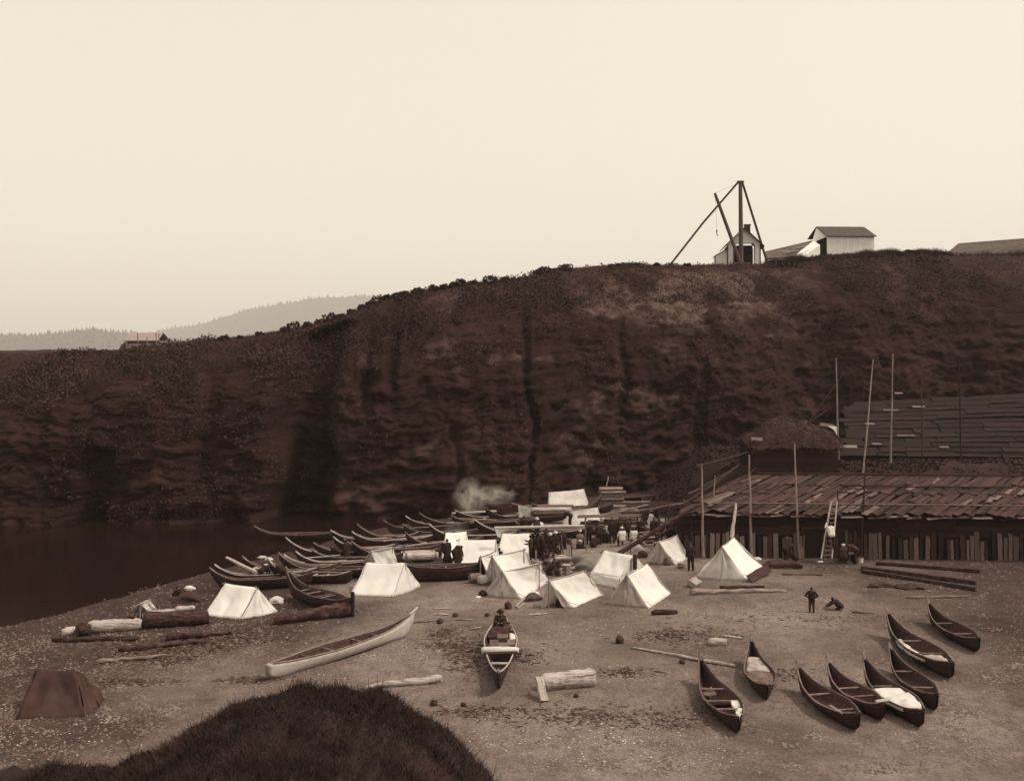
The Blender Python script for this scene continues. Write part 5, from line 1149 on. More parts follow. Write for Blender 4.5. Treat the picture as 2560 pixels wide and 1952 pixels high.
# stacked firewood and rolled mats
def wood_stack(label, a_px, n, L, r, rows, ang, m_=('drift', 'drift_pale', 'drift_dark'), h=0., name='wood_stack', cat='woodpile'):
    c = at(*a_px); t_ = thing(name, c, label, cat); d = Vector((math.cos(R(ang)), math.sin(R(ang)), 0)); s = Vector((-d.y, d.x, 0))
    for j in range(rows):
        for i in range(n - j % 2):
            p = c + s * ((i - n / 2 + .5 * (j % 2)) * r * 2.05) + Vector((0, 0, r + h + j * r * 1.8)); j1 = random.uniform(-.12, .12)
            MB().tube([p - d * (L / 2 + j1), p + Vector((0, 0, random.uniform(-.02, .02))), p + d * (L / 2 - j1 + random.uniform(-.15, .15))], [r * random.uniform(.75, 1), r, r * random.uniform(.7, 1)], 7, jit=.12).build('billet', random.choice(m_), t_)
    return t_
wood_stack('stack of split firewood between the central tent and the standing plank', (1378, 1436), 7, .9, .085, 6, 78, ('drift_dark', 'drift_dark', 'drift', 'cargo'))
wood_stack('stack of pale mats and boards beside the standing plank', (1408, 1432), 3, 1.0, .12, 5, 5, ('drift', 'drift_pale', 'cargo'))
wood_stack('rolled mats and logs stacked left of the rear tent by the hanging sheet', (1380, 1305), 3, 3.4, .17, 4, 6, ('drift', 'cargo', 'drift_pale', 'cargo'))
wood_stack('long logs stacked against the highest rear tent', (1375, 1287), 2, 4.2, .16, 3, 8, ('drift', 'cargo'))
wood_stack('pile of dark logs right of the rear tents', (1528, 1268), 3, 2.2, .17, 6, 8, ('cargo', 'drift_dark', 'drift'))
wood_stack('long boards laid on the racks behind the small low tent', (1570, 1258), 2, 3.6, .13, 3, 8, ('drift', 'drift_dark'))
wood_stack('rolled mats lying in front of the small low rear tent', (1575, 1300), 2, 1.7, .16, 3, 2, ('drift', 'cargo'))
wood_stack('jumble of split kindling behind the pointed tent', (1612, 1362), 6, 1.0, .07, 7, 25, ('drift', 'drift_pale', 'drift_dark', 'cargo'))
wood_stack('stack of bundled poles behind the white hanging sheet', (1322, 1303), 2, 1.9, .14, 3, 4, ('drift', 'drift_pale'))
# big slanting timbers in front of the racks
spar('huge dark timber slanting up from the wall tent towards the lodge eave', (1546, 1384), (1745, 1262), .3, 3.6, .16, 'drift_dark', 'timber_beam', 'beam')
spar('pale lower end of a timber propped beside the wall tent', (1541, 1388), (1592, 1350), .1, .9, .12, 'drift_pale', 'timber_beam', 'beam')
spar('second dark timber slanting towards the lodge corner', (1640, 1345), (1735, 1290), .5, 2.2, .13, 'drift_dark', 'timber_beam', 'beam')
spar('pale awning pole stretched over the crowd', (1236, 1320), (1462, 1314), 2.3, 2.3, .09, 'pole_pale', 'awning_pole', 'pole')
# dark drying racks between rear tents and lodge
def rack(label, x0, x1, y_px, top_y, nb, seed):
    A, B = at(x0, y_px), at(x1, y_px); t_ = thing('drying_rack', A, label, 'rack', 'drying racks behind the tents'); hgt = A.z + (y_px - top_y) * A.y / F - A.z; rr = random.Random(seed)
    for q in (0, .5, 1):
        for dy in (0, 1.6):
            p = A.lerp(B, q) + Vector((rr.uniform(-.1, .1), dy, 0)); MB().tube([p - Vector((0, 0, .1)), p + Vector((rr.uniform(-.1, .1), 0, hgt))], .07, 6).build('post', 'pole_dark', t_)
    for k in range(nb):
        z = hgt * (.35 + .62 * k / max(nb - 1, 1)); dy = rr.uniform(-.1, 1.6)
        board('rail', t_, A + Vector((-.3 + rr.uniform(-.3, .2), dy, z)), B + Vector((.3 + rr.uniform(-.2, .4), dy, z + rr.uniform(-.15, .15))), rr.uniform(.12, .3), .05, rr.choice(('plank', 'plank_wall', 'plank_pale', 'plank_wall')), up=(0, -1, .5))
    for k in range(5):
        q = rr.random(); p = A.lerp(B, q) + Vector((0, rr.uniform(0, 1.5), hgt * rr.uniform(.75, .95))); w_ = rr.uniform(.3, .6); hh = rr.uniform(.5, 1.0)
        vs = [p + Vector((-w_ / 2, 0, 0)), p + Vector((w_ / 2, .02, 0)), p + Vector((w_ / 2 + rr.uniform(-.1, .1), .1, -hh)), p + Vector((-w_ / 2 + rr.uniform(-.1, .1), .08, -hh * rr.uniform(.8, 1)))]
        MB().prism(vs, (0, .05, 0)).build('hung_mat', rr.choice(('cargo', 'cloth_brown', 'cloth_dark', 'canvas_brown')), t_)
rack('dark drying rack hung with mats behind the white peaked cloth', 1612, 1690, 1330, 1268, 6, 4)
rack('dark drying rack with level pale boards at the lodge corner', 1672, 1738, 1350, 1262, 7, 9)
rack('low dark rack roofed with boards over the crowd of men', 1465, 1600, 1335, 1298, 4, 14)
for k, (x, y, w_, hh, m_) in enumerate(((1600, 1302, 7, 11, 'cloth_white'), (1656, 1300, 10, 10, 'cloth_white'), (1708, 1296, 8, 18, 'cloth_white'), (1699, 1308, 9, 24, 'canvas_grey'), (1520, 1324, 14, 22, 'canvas_worn_shade'))):
    sheet(('small white cloth hung left of the peaked cloth', 'small white cloth hung right of the peaked cloth', 'white garment hung at the lodge corner', 'grey striped cloth hung at the lodge corner', 'pale cloth hung over the crowd')[k], [(x - w_ / 2, y - hh / 2), (x + w_ / 2, y - hh / 2 + 1), (x + w_ / 2 + 1, y + hh / 2), (x - w_ / 2, y + hh / 2 - 2)], 70.5 - .3 * k, m_, 'hung_cloth', 'cloth')
sheet('grey triangular awning cloth over the crowd of men', [(1482, 1326), (1512, 1318), (1511, 1328)], 70.5, 'canvas_grey', 'hung_cloth', 'cloth')

# ladder, bucket, bench at the lodge
def on(x, y, d): return ray(x, y, d)
dlad = at(2075, 1402).y - .3
ld = thing('ladder', at(2060, 1400), 'pale ladder leaning on the lodge eave with a climber', 'ladder')
LA, LB, LC, LD = on(2053, 1396, dlad - .5), on(2078, 1254, dlad + .7), on(2080, 1396, dlad - .5), on(2093, 1252, dlad + .7)
for a, b in ((LA, LB), (LC, LD)): MB().beam(a, b, .07, .09).build('rail', 'pole_pale', ld)
for k in range(12):
    t = .06 + k * .08; MB().tube([LA.lerp(LB, t), LC.lerp(LD, t)], .025, 6).build('rung', 'pole', ld)
p = at(2151, 1406); bk = thing('bucket', p, 'white pail standing by the lodge wall', 'bucket')
MB().tube([p, p + Vector((0, 0, .36))], [.15, .20], 16).build('pail', 'bucket', bk)
MB().tube([p + Vector((0, 0, .34)), p + Vector((0, 0, .375))], .21, 16).build('rim', 'iron', bk)
MB().tube([p + Vector((-.2, 0, .35)), p + Vector((-.12, -.16, .28)), p + Vector((.12, -.16, .28)), p + Vector((.2, 0, .35))], .012, 5).build('handle', 'iron', bk)
p = at(2120, 1404); bn = thing('box_table', p, 'low dark box table beside the white pail', 'table')
MB().box(p + Vector((0, .2, .5)), (.9, .5, .06)).build('top', 'plank_pale', bn)
for x in (-.38, .38): MB().box(p + Vector((x, .2, .235)), (.07, .45, .47)).build('leg', 'plank_wall', bn)
o = heap('white rag lying at the foot of the ladder', (2051, 1404), .2, .14, .1, 'cloth_white', 'rag', 'rag', 41, .4)
o = board('leaning_board', None, at(1978, 1392, .02), at(1972, 1345, 1.35), .4, .05, 'plank_pale', up=(0, -1, .1)); tag(o, 'pale slab leaning on the lodge wall left of the door', 'board')

# ------------------------------------------------------------------ cargo and cloths in the foreground canoes
def in_canoe(c, t0, t1, y0, y1, lift, label, m_, name='cloth', cat='cloth', bump=.1, over=0.0, seed=1):
    nu, nv = 22, 12; V = []; fs = []
    for i in range(nu):
        t = t0 + (t1 - t0) * i / (nu - 1)
        for j in range(nv):
            q = y0 + (y1 - y0) * j / (nv - 1); e = min(i, nu - 1 - i, 2) / 2 * min(j, nv - 1 - j, 2) / 2
            wob = .12 * float(vnoise(np.array(t * 30 + seed), np.array(q * 2.), seed))
            y = c['hw'](t) * (q + wob * .6) * (1.0 + over * abs(q) ** 4)
            z = c['sheer'](t) - .12 + lift * (1 - .3 * q * q) + bump * float(fbm(np.array(t * 26 + seed), np.array(q * 1.6), 3, seed)) * e - (.35 * over if abs(q) > .97 else 0)
            V.append(c['W3'](t + wob * .05, y, z))
    k = len(V); V2 = [v - Vector((0, 0, .10)) for v in V]
    for i in range(nu - 1):
        for j in range(nv - 1): a = i * nv + j; fs += [(a, a + 1, a + nv + 1, a + nv), (k + a, k + a + nv, k + a + nv + 1, k + a + 1)]
    for i in range(nu - 1):
        for j in (0, nv - 1): a = i * nv + j; fs.append((a, a + nv, k + a + nv, k + a))
    for j in range(nv - 1):
        for i in (0, nu - 1): a = i * nv + j; fs.append((a, a + 1, k + a + 1, k + a))
    mb = MB(); mb.add(V + V2, fs); o = mb.build(name, m_, origin=c['W3']((t0 + t1) / 2, 0, .3), smooth=True); return tag(o, label, cat)
in_canoe(cC, .08, .42, -.98, -.45, .05, 'white cloth along the side of the knob-bowed canoe', 'cloth_white', seed=2, bump=.14)
in_canoe(cC, .44, .56, -.6, .55, -.12, 'dark bundle amidships in the knob-bowed canoe', 'cloth_dark', 'bundle', 'bundle', seed=3)
in_canoe(cC, .60, .72, -.2, .85, -.1, 'brown mat towards the bow of the knob-bowed canoe', 'cargo', 'mat', 'mat', seed=4)
in_canoe(cD, .50, .80, -.85, .85, .06, 'pale grey sacking spread in the short canoe', 'canvas_grey', 'sacking', 'cloth', seed=5, bump=.12)
in_canoe(cD, .18, .46, -.9, .9, .05, 'brown bundles in the stern of the short canoe', 'cargo', 'bundle', 'bundle', seed=6, bump=.16)
in_canoe(cG, .16, .58, -.98, .95, .10, 'bright white sheet spread over the lower right canoe', 'cloth_white', 'sheet', 'sheet', seed=7, bump=.16, over=.1)
in_canoe(cH, .22, .66, .50, 1.0, .02, 'pale mat laid along the side of the large right canoe', 'canvas_worn_shade', 'mat', 'mat', seed=8)
in_canoe(cH, .12, .30, -.6, .7, .04, 'crumpled pale mat in the stern of the large right canoe', 'canvas_grey', 'mat', 'mat', seed=9, bump=.2)
o = MB().tube([cF['W3'](.06, -.3, .75), cF['W3'](.02, .3, .78)], .06, 6).build('paddle_shaft', 'pole_pale', origin=cF['W3'](.04, 0, .7)); tag(o, 'short pale stick across the stern of the second slanting canoe', 'stick')
o = MB().beam(cE['W3'](.35, .25, .45), cE['W3'](.12, .35, .55), .1, .04).build('paddle', 'pole', origin=cE['W3'](.2, .3, .4)); tag(o, 'thin paddle lying in the leftmost slanting canoe', 'paddle')
# load in the canoe that points at the camera (t: 0 far stern .. 1 near bow)
def crate(c, t, y, sx, sy, sz, z, label, m_, name='box', cat='box', yaw=0.):
    p = c['W3'](t, y, z); mb = MB(); ang = math.atan2(c['dv'].y, c['dv'].x) - math.pi / 2 + yaw
    t_ = thing(name, p, label, cat); mb.box(p + Vector((0, 0, sz / 2)), (sx, sy, sz), ang).build('body', m_, t_)
    MB().box(p + Vector((0, 0, sz + .02)), (sx + .05, sy + .05, .05), ang).build('lid', m_, t_); return t_
crate(cB, .46, -.28, .34, .9, .50, .12, 'upright brown box left in the loaded canoe', 'cargo')
crate(cB, .50, .12, .44, 1.0, .46, .12, 'large brown box in the middle of the loaded canoe', 'cargo')
crate(cB, .44, .47, .30, .8, .48, .12, 'tall narrow brown box right in the loaded canoe', 'cargo')
crate(cB, .38, .08, .42, .6, .58, .12, 'box behind the large one in the loaded canoe', 'cargo')
in_canoe(cB, .20, .36, -.85, .6, .18, 'dark blankets heaped towards the stern of the loaded canoe', 'cloth_brown', 'blankets', 'blanket', seed=12, bump=.2)
in_canoe(cB, .30, .40, .55, .95, .16, 'white rag tucked at the right gunwale of the loaded canoe', 'cloth_white', 'rag', 'rag', seed=13, bump=.1)
p0, p1 = cB['W3'](.60, -.78, .72), cB['W3'](.60, .80, .72)
t_ = thing('rolled_sail', (p0 + p1) / 2, 'thick white rolled sail laid across the loaded canoe', 'sail')
MB().tube([p0.lerp(p1, q) for q in np.linspace(0, 1, 8)], [.12, .15, .16, .16, .15, .15, .14, .11], 12, jit=.05).build('roll', 'cloth_white', t_, smooth=True)
MB().tube([p0 + Vector((.1, -.28, -.06)), p1 + Vector((-.05, -.26, -.02))], .08, 8).build('yard', 'pole_dark', t_)
o = MB().beam(cB['W3'](.73, -.42, .55), cB['W3'](.73, .42, .55), .16, .04).build('seat_board', 'drift_pale', origin=cB['W3'](.73, 0, .5)); tag(o, 'pale seat board across the near bow of the loaded canoe', 'board')
for s in (0, 1):
    t_ = in_canoe(cA, (.3, .55)[s], (.42, .66)[s], -.5, .5, -.25, ('rags lying in the stern half of the pale-sided canoe', 'bark pieces lying in the bow half of the pale-sided canoe')[s], 'cargo', 'rags', 'rag', seed=14 + s, bump=.2)

# ================================================================== PEOPLE
def capsule(mb, p0, r0, p1, r1, n=10):
    p0, p1 = Vector(p0), Vector(p1); d = p1 - p0; L = d.length; d = d.normalized() if L > 1e-6 else Vector((0, 0, 1)); pts = []; rr = []
    for q in (-90, -60, -30, 0): pts.append(p0 + d * r0 * math.sin(R(q))); rr.append(max(r0 * math.cos(R(q)), .003))
    for q in (0, 30, 60, 90): pts.append(p1 + d * r1 * math.sin(R(q))); rr.append(max(r1 * math.cos(R(q)), .003))
    mb.tube(pts, rr, n)
def pose(kind):
    J = dict(hip=(0, 0, .93), chest=(0, .01, 1.28), neck=(0, .01, 1.46), head=(0, .03, 1.60), Ls=(-.19, 0, 1.40), Rs=(.19, 0, 1.40), Le=(-.26, -.02, 1.13), Re=(.26, -.02, 1.13), Lw=(-.25, .10, .90), Rw=(.25, .10, .90),
             Lh=(-.10, 0, .90), Rh=(.10, 0, .90), Lk=(-.11, .03, .49), Rk=(.12, .03, .49), La=(-.12, -.02, .08), Ra=(.13, -.02, .08), look=(0, 1, 0))
    if kind == 'hips': J.update(Le=(-.42, -.08, 1.16), Lw=(-.20, .05, 1.0), Re=(.40, -.06, 1.15), Rw=(.19, .06, 1.0))
    if kind == 'reach': J.update(Re=(.30, .16, 1.18), Rw=(.26, .38, 1.26), Le=(-.28, .1, 1.14), Lw=(-.22, .32, 1.12))
    if kind == 'sit':
        J.update(hip=(0, 0, .14), chest=(0, .04, .50), neck=(0, .08, .67), head=(0, .12, .81), Ls=(-.19, .06, .62), Rs=(.19, .06, .62), Le=(-.27, .2, .40), Re=(.27, .2, .40), Lw=(-.14, .40, .42), Rw=(.14, .40, .42), Lh=(-.1, .02, .13), Rh=(.1, .02, .13), Lk=(-.16, .42, .42), Rk=(.16, .42, .42), La=(-.14, .62, .07), Ra=(.14, .62, .07))
    if kind == 'bench':
        J.update(hip=(0, 0, .50), chest=(0, .04, .86), neck=(0, .08, 1.03), head=(0, .12, 1.17), Ls=(-.19, .06, .98), Rs=(.19, .06, .98), Le=(-.27, .16, .74), Re=(.27, .16, .74), Lw=(-.12, .38, .62), Rw=(.12, .38, .62), Lh=(-.1, .02, .49), Rh=(.1, .02, .49), Lk=(-.14, .44, .50), Rk=(.14, .44, .50), La=(-.14, .44, .08), Ra=(.14, .48, .08))
    if kind == 'crouch':
        J.update(hip=(0, -.18, .24), chest=(0, .10, .50), neck=(0, .24, .60), head=(0, .36, .68), Ls=(-.17, .2, .58), Rs=(.17, .2, .58), Le=(-.2, .42, .40), Re=(.2, .44, .38), Lw=(-.12, .62, .22), Rw=(.14, .72, .16), Lh=(-.1, -.16, .24), Rh=(.1, -.16, .24), Lk=(-.17, .2, .42), Rk=(.17, .2, .42), La=(-.14, -.02, .08), Ra=(.14, -.02, .08))
    if kind == 'bend':
        J.update(hip=(0, -.08, .90), chest=(0, .20, 1.08), neck=(0, .36, 1.13), head=(0, .48, 1.14), Ls=(-.18, .30, 1.12), Rs=(.18, .30, 1.12), Le=(-.2, .40, .86), Re=(.2, .40, .86), Lw=(-.12, .52, .64), Rw=(.12, .52, .64), Lh=(-.1, -.08, .88), Rh=(.1, -.08, .88), Lk=(-.11, .02, .48), Rk=(.12, .02, .48))
    if kind == 'climb':
        J.update(chest=(0, .14, 1.26), neck=(0, .2, 1.44), head=(0, .25, 1.57), Ls=(-.18, .16, 1.38), Rs=(.18, .16, 1.38), Le=(-.26, .36, 1.34), Re=(.26, .34, 1.2), Lw=(-.14, .46, 1.58), Rw=(.14, .46, 1.42), Lk=(-.12, .28, .62), La=(-.1, .2, .22))
    return J
POSES = {}
def body_mesh(kind, robe=False):
    key = (kind, robe)
    if key in POSES: return POSES[key]
    J = {k: Vector(v) for k, v in pose(kind).items()}; segs = []       # (p0, r0, p1, r1, tag)  tags: 0 skin 1 coat 2 trousers 3 shoes
    up = (J['head'] - J['neck']).normalized(); fwd = J['look']
    segs += [(J['head'] - up * .035, .078, J['head'] + up * .04, .092, 0), (J['neck'] - up * .02, .058, J['head'] - up * .02, .055, 0)]
    segs += [(J['head'] + fwd * .085 - up * .02, .014, J['head'] + fwd * .108 - up * .035, .016, 0)]
    for s in (-1, 1): segs.append((J['head'] + Vector((s * .088, 0, 0)) + up * .01, .014, J['head'] + Vector((s * .09, -.01, 0)) - up * .03, .012, 0))
    mid = (J['hip'] + J['chest']) / 2
    for s in (-1, 1): 
        o = Vector((s * .06, 0, 0)); segs += [(J['hip'] + o * 1.25, .155, mid + o * 1.15, .145, 1), (mid + o * 1.15, .145, J['chest'] + o * 1.6, .155, 1)]
    segs += [(J['chest'], .14, J['neck'] - up * .04, .07, 1), (J['Ls'], .078, J['Rs'], .078, 1)]
    for s in 'LR':
        segs += [(J[s + 's'], .085, J[s + 'e'], .068, 1), (J[s + 'e'], .068, J[s + 'w'], .052, 1)]
        dh = (J[s + 'w'] - J[s + 'e']).normalized(); segs.append((J[s + 'w'] + dh * .02, .032, J[s + 'w'] + dh * .085, .036, 0))
        segs += [(J[s + 'h'], .12, J[s + 'k'], .088, 2), (J[s + 'k'], .088, J[s + 'a'] + Vector((0, 0, .03)), .072, 2), (J[s + 'a'] + Vector((0, -.03, -.03)), .045, J[s + 'a'] + Vector((0, .17, -.045)), .035, 3)]
    if robe:
        g = .10
        if kind in ('stand', 'reach', 'hips'):
            for a in range(6):
                t = a * math.pi / 3; q = Vector((math.cos(t) * .16, math.sin(t) * .13, 0)); segs.append((Vector((0, 0, .95)) + q * .5, .13, Vector((0, 0, .13)) + q * 1.5, .12, 1))
            segs += [(Vector((-.16, .02, 1.3)), .15, Vector((-.2, .06, .85)), .14, 1), (Vector((.16, .02, 1.3)), .15, Vector((.2, .06, .85)), .14, 1)]
        else:
            for a in range(7):
                t = a * 2 * math.pi / 7; q = Vector((math.cos(t) * .26, .18 + math.sin(t) * .28, .12)); segs.append((J['chest'] + Vector((q.x * .3, .02, .05)), .16, q, .13, 1))
    mb = MB()
    for p0, r0, p1, r1, _ in segs: capsule(mb, p0, r0, p1, r1)
    me = bpy.data.meshes.new('tmp'); me.from_pydata(mb.v, [], mb.f); ob = bpy.data.objects.new('tmp', me); COL.objects.link(ob)
    bm = bmesh.new(); bm.from_mesh(me); bmesh.ops.recalc_face_normals(bm, faces=bm.faces); bm.to_mesh(me); bm.free()
    md = ob.modifiers.new('r', 'REMESH'); md.mode = 'VOXEL'; md.voxel_size = .021
    sm = ob.modifiers.new('s', 'SMOOTH'); sm.factor = .5; sm.iterations = 3
    dg = bpy.context.evaluated_depsgraph_get(); me2 = bpy.data.meshes.new_from_object(ob.evaluated_get(dg)); bpy.data.objects.remove(ob); bpy.data.meshes.remove(me)
    nv_ = len(me2.vertices); V = np.empty(nv_ * 3); me2.vertices.foreach_get('co', V); V = V.reshape(-1, 3)
    npol = len(me2.polygons); C = np.empty(npol * 3); me2.polygons.foreach_get('center', C); C = C.reshape(-1, 3)
    best = np.full(npol, 1e9); tg = np.zeros(npol, int)
    for p0, r0, p1, r1, k in segs:
        a = np.array(p0); d = np.array(p1) - a; L2 = max((d * d).sum(), 1e-9); t = np.clip(((C - a) @ d) / L2, 0, 1); ds = np.linalg.norm(C - a - t[:, None] * d, axis=1) - (r0 + (r1 - r0) * t); u = ds < best; best[u] = ds[u]; tg[u] = k
    F4 = [tuple(p.vertices) for p in me2.polygons]; bpy.data.meshes.remove(me2)
    out = MB(); out.v = [tuple(v) for v in V]; out.f = F4; out.m = list(tg)
    # fingers, eyes, mouth
    for s in 'LR':
        w_ = J[s + 'w']; dh = (w_ - J[s + 'e']).normalized(); sg = -1 if s == 'L' else 1; side = dh.cross(Vector((0, 0, 1))); side = side.normalized() if side.length > .05 else Vector((0, 1, 0)); nrm = side.cross(dh)
        for q, l in ((-1.5, .06), (-.5, .075), (.5, .07), (1.5, .055)):
            b = w_ + dh * .10 + side * q * .017; out.tube([b, b + dh * l * .55 + nrm * .006, b + dh * l * .8 - nrm * .022], [.0095, .009, .006], 6, 0)
        b = w_ + dh * .05 + side * .034; out.tube([b, b + dh * .03 + side * .02, b + dh * .055 + side * .018], [.011, .010, .007], 6, 0)
    for s in (-1, 1):
        c = J['head'] + Vector((s * .032, 0, 0)) + fwd * .082 + up * .008; out.tube([c, c + fwd * .012], [.011, .006], 6, 4)
    c = J['head'] + fwd * .082 - up * .055; out.tube([c - Vector((.024, 0, 0)), c + Vector((.024, 0, 0))], .007, 5, 4)
    POSES[key] = (out, J); return POSES[key]
def person(label, px, kind='stand', ang=0., scale=1., coat='cloth_dark', trousers='cloth_dark', hat='hair', robe=False, h=0., pos=None, grp=None):
    """ang: 0 faces away from the camera, 180 faces it, 90 faces left"""
    out, J = body_mesh(kind, robe); p = Vector(pos) if pos is not None else at(*px) + Vector((0, 0, h))
    t_ = bpy.data.objects.new('person', None); COL.objects.link(t_); t_.location = p; t_.empty_display_size = .3; tag(t_, label, 'person', grp)
    Rm = Matrix.Rotation(R(ang), 3, 'Z') * scale
    def put(mb, nm, mats):
        q = MB(); q.v = [tuple(Rm @ Vector(v) + p) for v in mb.v]; q.f = mb.f; q.m = mb.m; return q.build(nm, mats, t_, smooth=True)
    put(out, 'body', ['skin', coat, trousers, 'cloth_dark', 'hair'])
    up = (J['head'] - J['neck']).normalized(); H_ = J['head']; mb = MB(); f_ = Vector((0, 1, 0))
    if hat == 'hair' or hat == 'scarf':
        pts = [H_ + up * z - f_ * .018 for z in (-.045, .0, .05, .09, .112)]; mb.tube(pts, [.094, .103, .101, .075, .02], 12)
        put(mb, 'hair' if hat == 'hair' else 'headscarf', ['hair' if hat == 'hair' else 'cloth_white'])
    else:
        pts = [H_ + up * z for z in (.055, .063, .072, .12, .165, .172)]; mb.tube(pts, [.175, .18, .108, .104, .092, .03], 14)
        put(mb, 'hat', [hat])
    return t_
person('man in dark suit and hat standing with his back to us beside the pointed tent', (1727, 1427), 'stand', 5, 1.02, hat='cloth_dark')
person('child in dark clothes standing hand on hip on the open beach', (2029, 1531), 'hips', -12, .76, 'cloth_dark', 'cloth_brown')
person('child with a pale collar crouching and reaching to the ground on the open beach', (2096, 1524), 'crouch', 80, .84, 'cloth_brown', 'cloth_dark')
person('person in a white shirt sitting on a bundle behind the big cream tent', (1777, 1388), 'bench', 110, .95, 'cloth_white', 'cloth_dark')
tl = .40; lp = LA.lerp(LD, tl); lp = Vector(((LA.x + LC.x) / 2 * (1 - tl) + (LB.x + LD.x) / 2 * tl, LA.lerp(LB, tl).y - .36, LA.z + .55))
person('climber in a white shirt high on the lodge ladder', None, 'climb', 4, 1.0, 'cloth_white', 'cloth_dark', pos=lp)
person('dark robed figure stooping by the leaning slab near the lodge door', (1966, 1408), 'bend', -60, 1.0, 'cloth_dark', 'cloth_dark', robe=False)
person('figure crouching over dark bundles at the lodge wall left of the door', (1985, 1404), 'crouch', 60, 1.0, 'cloth_dark', 'cloth_dark')
person('person leaning over the box table beside the white pail', (2138, 1409), 'bend', 75, 1.0, 'cloth_brown', 'cloth_dark')
person('seated person with a pale headscarf left of the box table', (2108, 1410), 'bench', -20, 1.0, 'cloth_brown', 'cloth_dark', 'scarf')
person('person in dark sitting in the far stern of the loaded canoe', None, 'sit', 180, 1.0, 'cloth_brown', 'cloth_dark', 'cloth_dark', pos=cB['W3'](.13, -.05, .38))
person('small person sitting at the right gunwale of the loaded canoe', None, 'sit', 160, .7, 'cloth_mid', 'cloth_dark', 'hair', pos=cB['W3'](.24, .38, .42))
CR = 'crowd of people seated and standing behind the central tents'
crowd = [((1327, 1400), 'reach', 80, 'cloth_brown', 'hair', 0, 'woman holding a tray at the right edge of the bright tent'), ((1337, 1398), 'stand', -30, 'cloth_dark', 'hair', 1, 'dark shawled woman standing next to the tray holder'),
    ((1352, 1396), 'stand', 150, 'cloth_dark', 'hair', 1, 'dark shawled figure third from the bright tent'), ((1364, 1397), 'sit', 180, 'cloth_dark', 'cloth_dark', 1, 'seated dark figure by the small white cloth'),
    ((1376, 1394), 'stand', 170, 'cloth_dark', 'straw', 1, 'standing dark figure in a pale hat under the awning, left one'), ((1388, 1393), 'stand', 200, 'cloth_dark', 'straw', 0, 'standing dark man in a pale hat under the awning, right one'),
    ((1396, 1397), 'sit', 150, 'cloth_dark', 'hair', 1, 'seated dark figure at the foot of the pale-hatted man'), ((1407, 1386), 'stand', 190, 'cloth_dark', 'hair', 0, 'dark man in front of the awning end'),
    ((1416, 1382), 'bend', 100, 'cloth_brown', 'hair', 0, 'stooping dark man behind the standing plank'), ((1449, 1372), 'bench', -20, 'cloth_mid', 'straw', 0, 'seated man in grey shirt and pale hat'),
    ((1447, 1384), 'sit', -40, 'cloth_dark', 'straw', 0, 'low-seated figure with a bright white hat'), ((1472, 1362), 'stand', 20, 'cloth_dark', 'hair', 0, 'dark man standing left of the two white shirts'),
    ((1556, 1366), 'bench', 10, 'cloth_white', 'straw', 0, 'man in white shirt and braces with his back to us, hatted'), ((1585, 1362), 'bench', -5, 'cloth_white', 'hair', 0, 'bareheaded man in a white shirt with his back to us'),
    ((1530, 1358), 'stand', 10, 'cloth_dark', 'hair', 0, 'dark man standing left of the hatted white shirt'), ((1512, 1356), 'sit', 0, 'cloth_dark', 'hair', 1, 'dark seated figure before the pale hung cloth'),
    ((1602, 1352), 'stand', 160, 'cloth_dark', 'hair', 0, 'dark man right of the bareheaded white shirt'), ((1618, 1356), 'bend', 60, 'cloth_brown', 'hair', 0, 'stooping dark man under the peaked white cloth'),
    ((1635, 1352), 'stand', 190, 'cloth_dark', 'hair', 1, 'dark figure half hidden behind the slanting timber'), ((1655, 1350), 'bench', 150, 'cloth_brown', 'hair', 0, 'seated figure left of the pointed tent top'),
    ((1544, 1352), 'stand', 170, 'cloth_dark', 'hair', 0, 'dark man facing us behind the white shirts'), ((1568, 1350), 'stand', 190, 'cloth_brown', 'hair', 0, 'brown-coated man facing us between the white shirts')]
for px, kd, ang, coat, hat, rb, lab in crowd: person(lab, px, kd, ang, random.uniform(.93, 1.02), coat, 'cloth_dark', hat, bool(rb), grp=CR)
person('dark shawled figure standing left of the wide bright tent', (1118, 1410), 'stand', 30, .95, 'cloth_dark', 'cloth_dark', 'hair', True)
person('dark shawled figure stooping at the edge of the wide bright tent', (1138, 1414), 'bend', -50, 1.0, 'cloth_dark', 'cloth_dark', 'hair', True)
person('small dark figure sitting between the two bright central tents', (1250, 1402), 'sit', 30, .9, 'cloth_dark', 'cloth_dark', 'hair', True)
person('dark figure working among the canoes right of the white bundle', (845, 1413), 'bend', 70, 1.0, 'cloth_dark', 'cloth_dark')
person('second dark figure among the canoes left of the small tent', (866, 1410), 'stand', 40, .95, 'cloth_dark', 'cloth_dark', 'hair', True)
person('dark figure crouching at the far left water edge behind the heap', (455, 1500), 'crouch', 60, 1.0, 'cloth_dark', 'cloth_dark')
person('dark figure stooping over gear by the foremost left canoes', (655, 1462), 'bend', -40, .95, 'cloth_dark', 'cloth_dark')
person('dark figure standing right of the gear by the left canoes', (706, 1462), 'bend', 60, .95, 'cloth_dark', 'cloth_dark')

